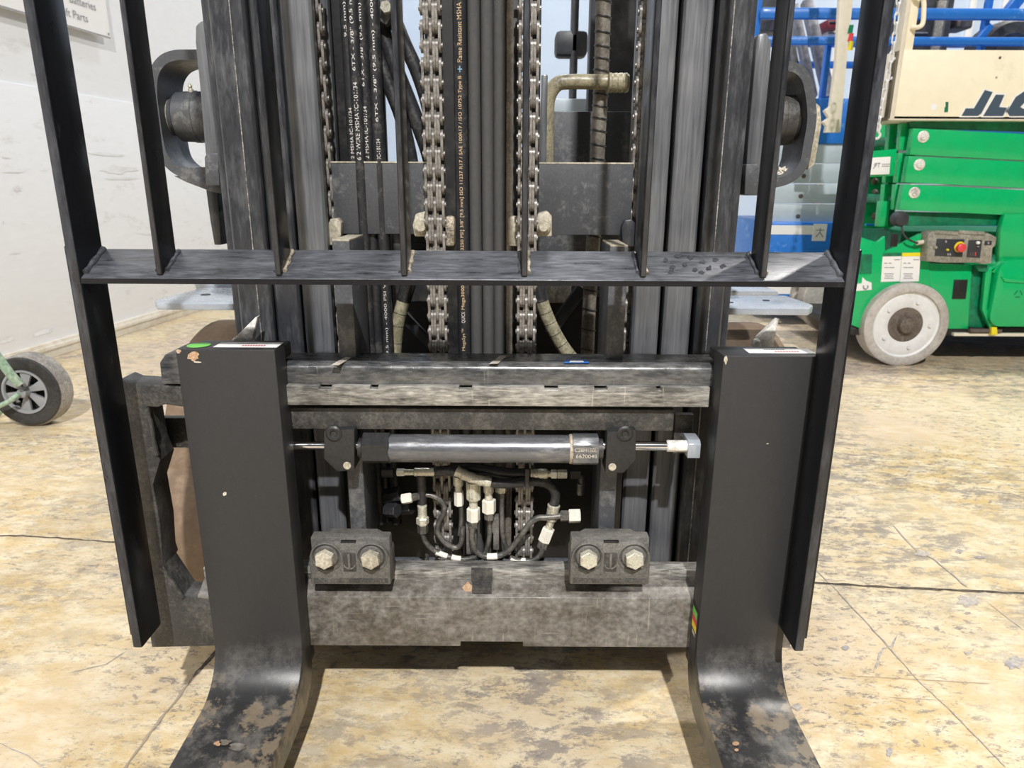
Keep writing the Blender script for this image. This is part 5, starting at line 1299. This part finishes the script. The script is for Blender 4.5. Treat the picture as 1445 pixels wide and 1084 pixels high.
sq = MB().box(X(1147, 325, YB2 - .03), X(1166, 325, YB2 - .03), YB2 - .035, YB2 - .029, Z(1156, 340, YB2 - .03), Z(1156, 316, YB2 - .03)).build('warning_label', M['white'], bs)
c = at(1157, 328, YB2 - .036); mb = MB()
for a, b in (((-.02, -.025), (0, .0)), ((.02, -.025), (0, 0)), ((0, 0), (0, .022)), ((-.022, .012), (.022, .012))):
    mb.bar(c + Vector((a[0], 0, a[1])), c + Vector((b[0], 0, b[1])), .005, .002)
mb.build('warning_mark', M['grey_ink'], sq)
w2 = at(1156, 425, YB2 - .05)
MB().lathe((w2.x, YB2 - .08, .16), (0, 1, 0), [(0, .10), (0, .15), (.006, .16), (.09, .16), (.095, .15)], 40).build('wheel', M['nonmark'], bl)

# things lying on the blue lift and behind it
def slab(name, p0, p1, wpx, Y, mk, lab, cat, th=.05, grp=None):
    a, b = at(*p0, Y), at(*p1, Y + .18)
    wd = wpx * mpp(p0[0], p0[1], Y)
    r_ = MB().bar(a, b, wd, th, .006).build(name, M[mk], loc=a); tag(r_, lab, cat, grp); return r_
slab('steel_slab', (1170, 138), (1138, 2), 15, 4.08, 'slab_grey', 'wide grey steel fork leaning on the blue lift, nearest the cream post', 'fork', .05, 'spare forks on the blue lift')
slab('steel_slab', (1147, 138), (1120, 8), 11, 4.24, 'slab_grey', 'narrow grey steel fork leaning left of the wide one on the blue lift', 'fork', .05, 'spare forks on the blue lift')
slab('steel_slab', (1128, 138), (1106, 8), 11, 4.35, 'slab_dk', 'dark steel fork leaning farthest left on the blue lift', 'fork', .05, 'spare forks on the blue lift')
def spare_tyre(px, py, rpx, Y, lab):
    c = at(px, py, Y); r_ = rpx * mpp(px, py, Y)
    o = root('spare_tyre', (c.x, Y, c.z - r_), lab, 'tyre')
    MB().lathe(c, (0, 1, 0), [(.02, r_ * .5), (0, r_ * .6), (0, r_ * .9), (.02, r_), (.16, r_), (.18, r_ * .9), (.18, r_ * .5)], 40).build('tread', M['slab_dk'], o)
    MB().lathe(c + Vector((0, .04, 0)), (0, 1, 0), [(0, .02), (0, r_ * .52), (.1, r_ * .52)], 30).build('rim', M['tyre_edge'], o)
    MB().bar(c + Vector((-r_ * .62, -.003, -r_ * .15)), c + Vector((-r_ * .2, -.003, r_ * .02)), .035, .006).build('label', M['orange'], o)
    return o
spare_tyre(1428, 78, 48, 4.29, 'dark tyre with orange label standing behind the cream platform')
def crate(name, x0, y0, x1, y1, Y, d, mk, lab, cat, extra=None):
    r_ = root(name, ((X(x0, y1, Y) + X(x1, y1, Y)) / 2, Y + d / 2, Z(x0, y1, Y)), lab, cat)
    b_ = MB(); pb(b_, x0, y0, x1, y1, Y, d, .012); b_.build('housing', M[mk], r_)
    if extra:
        for (a0, b0, a1, b1, m2, nm) in extra:
            b_ = MB(); pb(b_, a0, b0, a1, b1, Y - .015, .02, .004); b_.build(nm, M[m2], r_)
    return r_
crate('machine_casing', 1270, -60, 1318, 139, 4.29, .30, 'slab_dk', 'dark machine casing on the blue lift behind the cream corner post', 'machine', [(1314, 0, 1326, 139, 'tyre_edge', 'pale_column'), (1274, 20, 1310, 24, 'slab_grey', 'panel_seam'), (1274, 45, 1310, 48, 'slab_grey', 'panel_seam')])
crate('mast_section', 1328, -60, 1342, 139, 4.34, .2, 'slab_dk', 'tall dark steel column standing right of the dark machine casing', 'column', [(1331, -60, 1333, 139, 'slab_grey', 'edge_rib')])
crate('floodlight', 1347, 22, 1374, 40, 4.40, .15, 'slab_dk', 'small dark lamp unit hanging against the white cladding', 'lamp', [(1350, 28, 1356, 37, 'hub_brown', 'lens')])
crate('red_toolbox', 1168, 26, 1186, 41, 4.34, .2, 'darkred', 'dark red box behind the upper blue rail', 'box', [(1172, 30, 1182, 32, 'slab_dk', 'lid_seam')])
crate('white_carton', 1168, 42, 1190, 52, 4.40, .20, 'white', 'white carton below the dark red box', 'carton', [(1170, 46, 1188, 47, 'tyre_edge', 'flap_seam')])
crate('parts_bin', 1076, -40, 1112, 45, 4.72, .3, 'slab_dk', 'dark parts bin beside the left end of the blue rails', 'bin', [(1080, 10, 1108, 13, 'slab_grey', 'rim')])

# ================================================================== hand truck (left)
hy = 2.07
hc = at(35, 558, hy); r_w = .1155; hc.z = r_w
ht = root('hand_truck', (hc.x - .1, hy, 0), 'pale green tube hand truck with black tyre and grey spoked rim at the left edge', 'hand truck')
wl_ = MB().lathe((hc.x, hy, hc.z), (0, 1, 0), [(.012, r_w * .60), (.001, r_w * .63), (-.002, r_w * .75), (.001, r_w * .92), (.006, r_w * .955)], 56, cap=False).build('tyre', M['tyre_black'], ht)
MB().lathe((hc.x, hy, hc.z), (0, 1, 0), [(.006, r_w * .955), (.014, r_w), (.060, r_w), (.068, r_w * .94), (.070, r_w * .6)], 56, cap=False).build('tread', M['tyre_edge'], wl_)
MB().lathe((hc.x, hy, hc.z), (0, 1, 0), [(.006, r_w * .53), (.000, r_w * .55), (.000, r_w * .61), (.03, r_w * .62)], 48, cap=False).build('rim_ring', M['wheel_grey'], wl_)
MB().lathe((hc.x, hy + .045, hc.z), (0, 1, 0), [(0, .01), (.002, r_w * .6)], 40).build('rim_back', M['tyre_black'], wl_)
for k in range(6):
    a = math.radians(60 * k + 20); mb = MB()
    for s_ in (0,):
        p = []
        for rr_, da in ((.14, .45), (.55, .30), (.55, -.26), (.14, -.35)):
            p.append((hc.x + r_w * rr_ * math.cos(a + da), hc.z + r_w * rr_ * math.sin(a + da)))
        mb.prism(p, 'y', hy + .006, hy + .016, .001)
    mb.build('spoke', M['wheel_grey'], wl_)
MB().lathe((hc.x, hy, hc.z), (0, 1, 0), [(-.016, .008), (-.014, .014), (.01, .016), (.03, .02)], 24).build('hub', M['wheel_grey'], wl_)
MB().tube([at(28, 543, hy - .03), at(14, 527, hy - .04), at(-4, 503, hy - .05), at(-60, 430, hy - .1), at(-130, 330, hy - .15)], .0135, 14, 5).build('frame_tube', M['cart_green'], ht)
MB().tube([(hc.x, hy - .025, hc.z + .002), at(8, 569, hy - .04), at(-20, 578, hy - .04), at(-120, 600, hy - .02)], .0075, 12, 5).build('axle_rod', M['cart_green'], ht)
MB().tube([at(20, 557, hy + .10), at(-25, 600, hy + .08), at(-110, 612, hy + .08)], .010, 12, 5).build('lower_rod', M['cart_green'], ht)
MB().box(at(-140, 590, hy).x, at(-100, 590, hy).x, hy - .2, hy + .2, .004, .012, .002).build('toe_plate', M['cart_green'], ht)
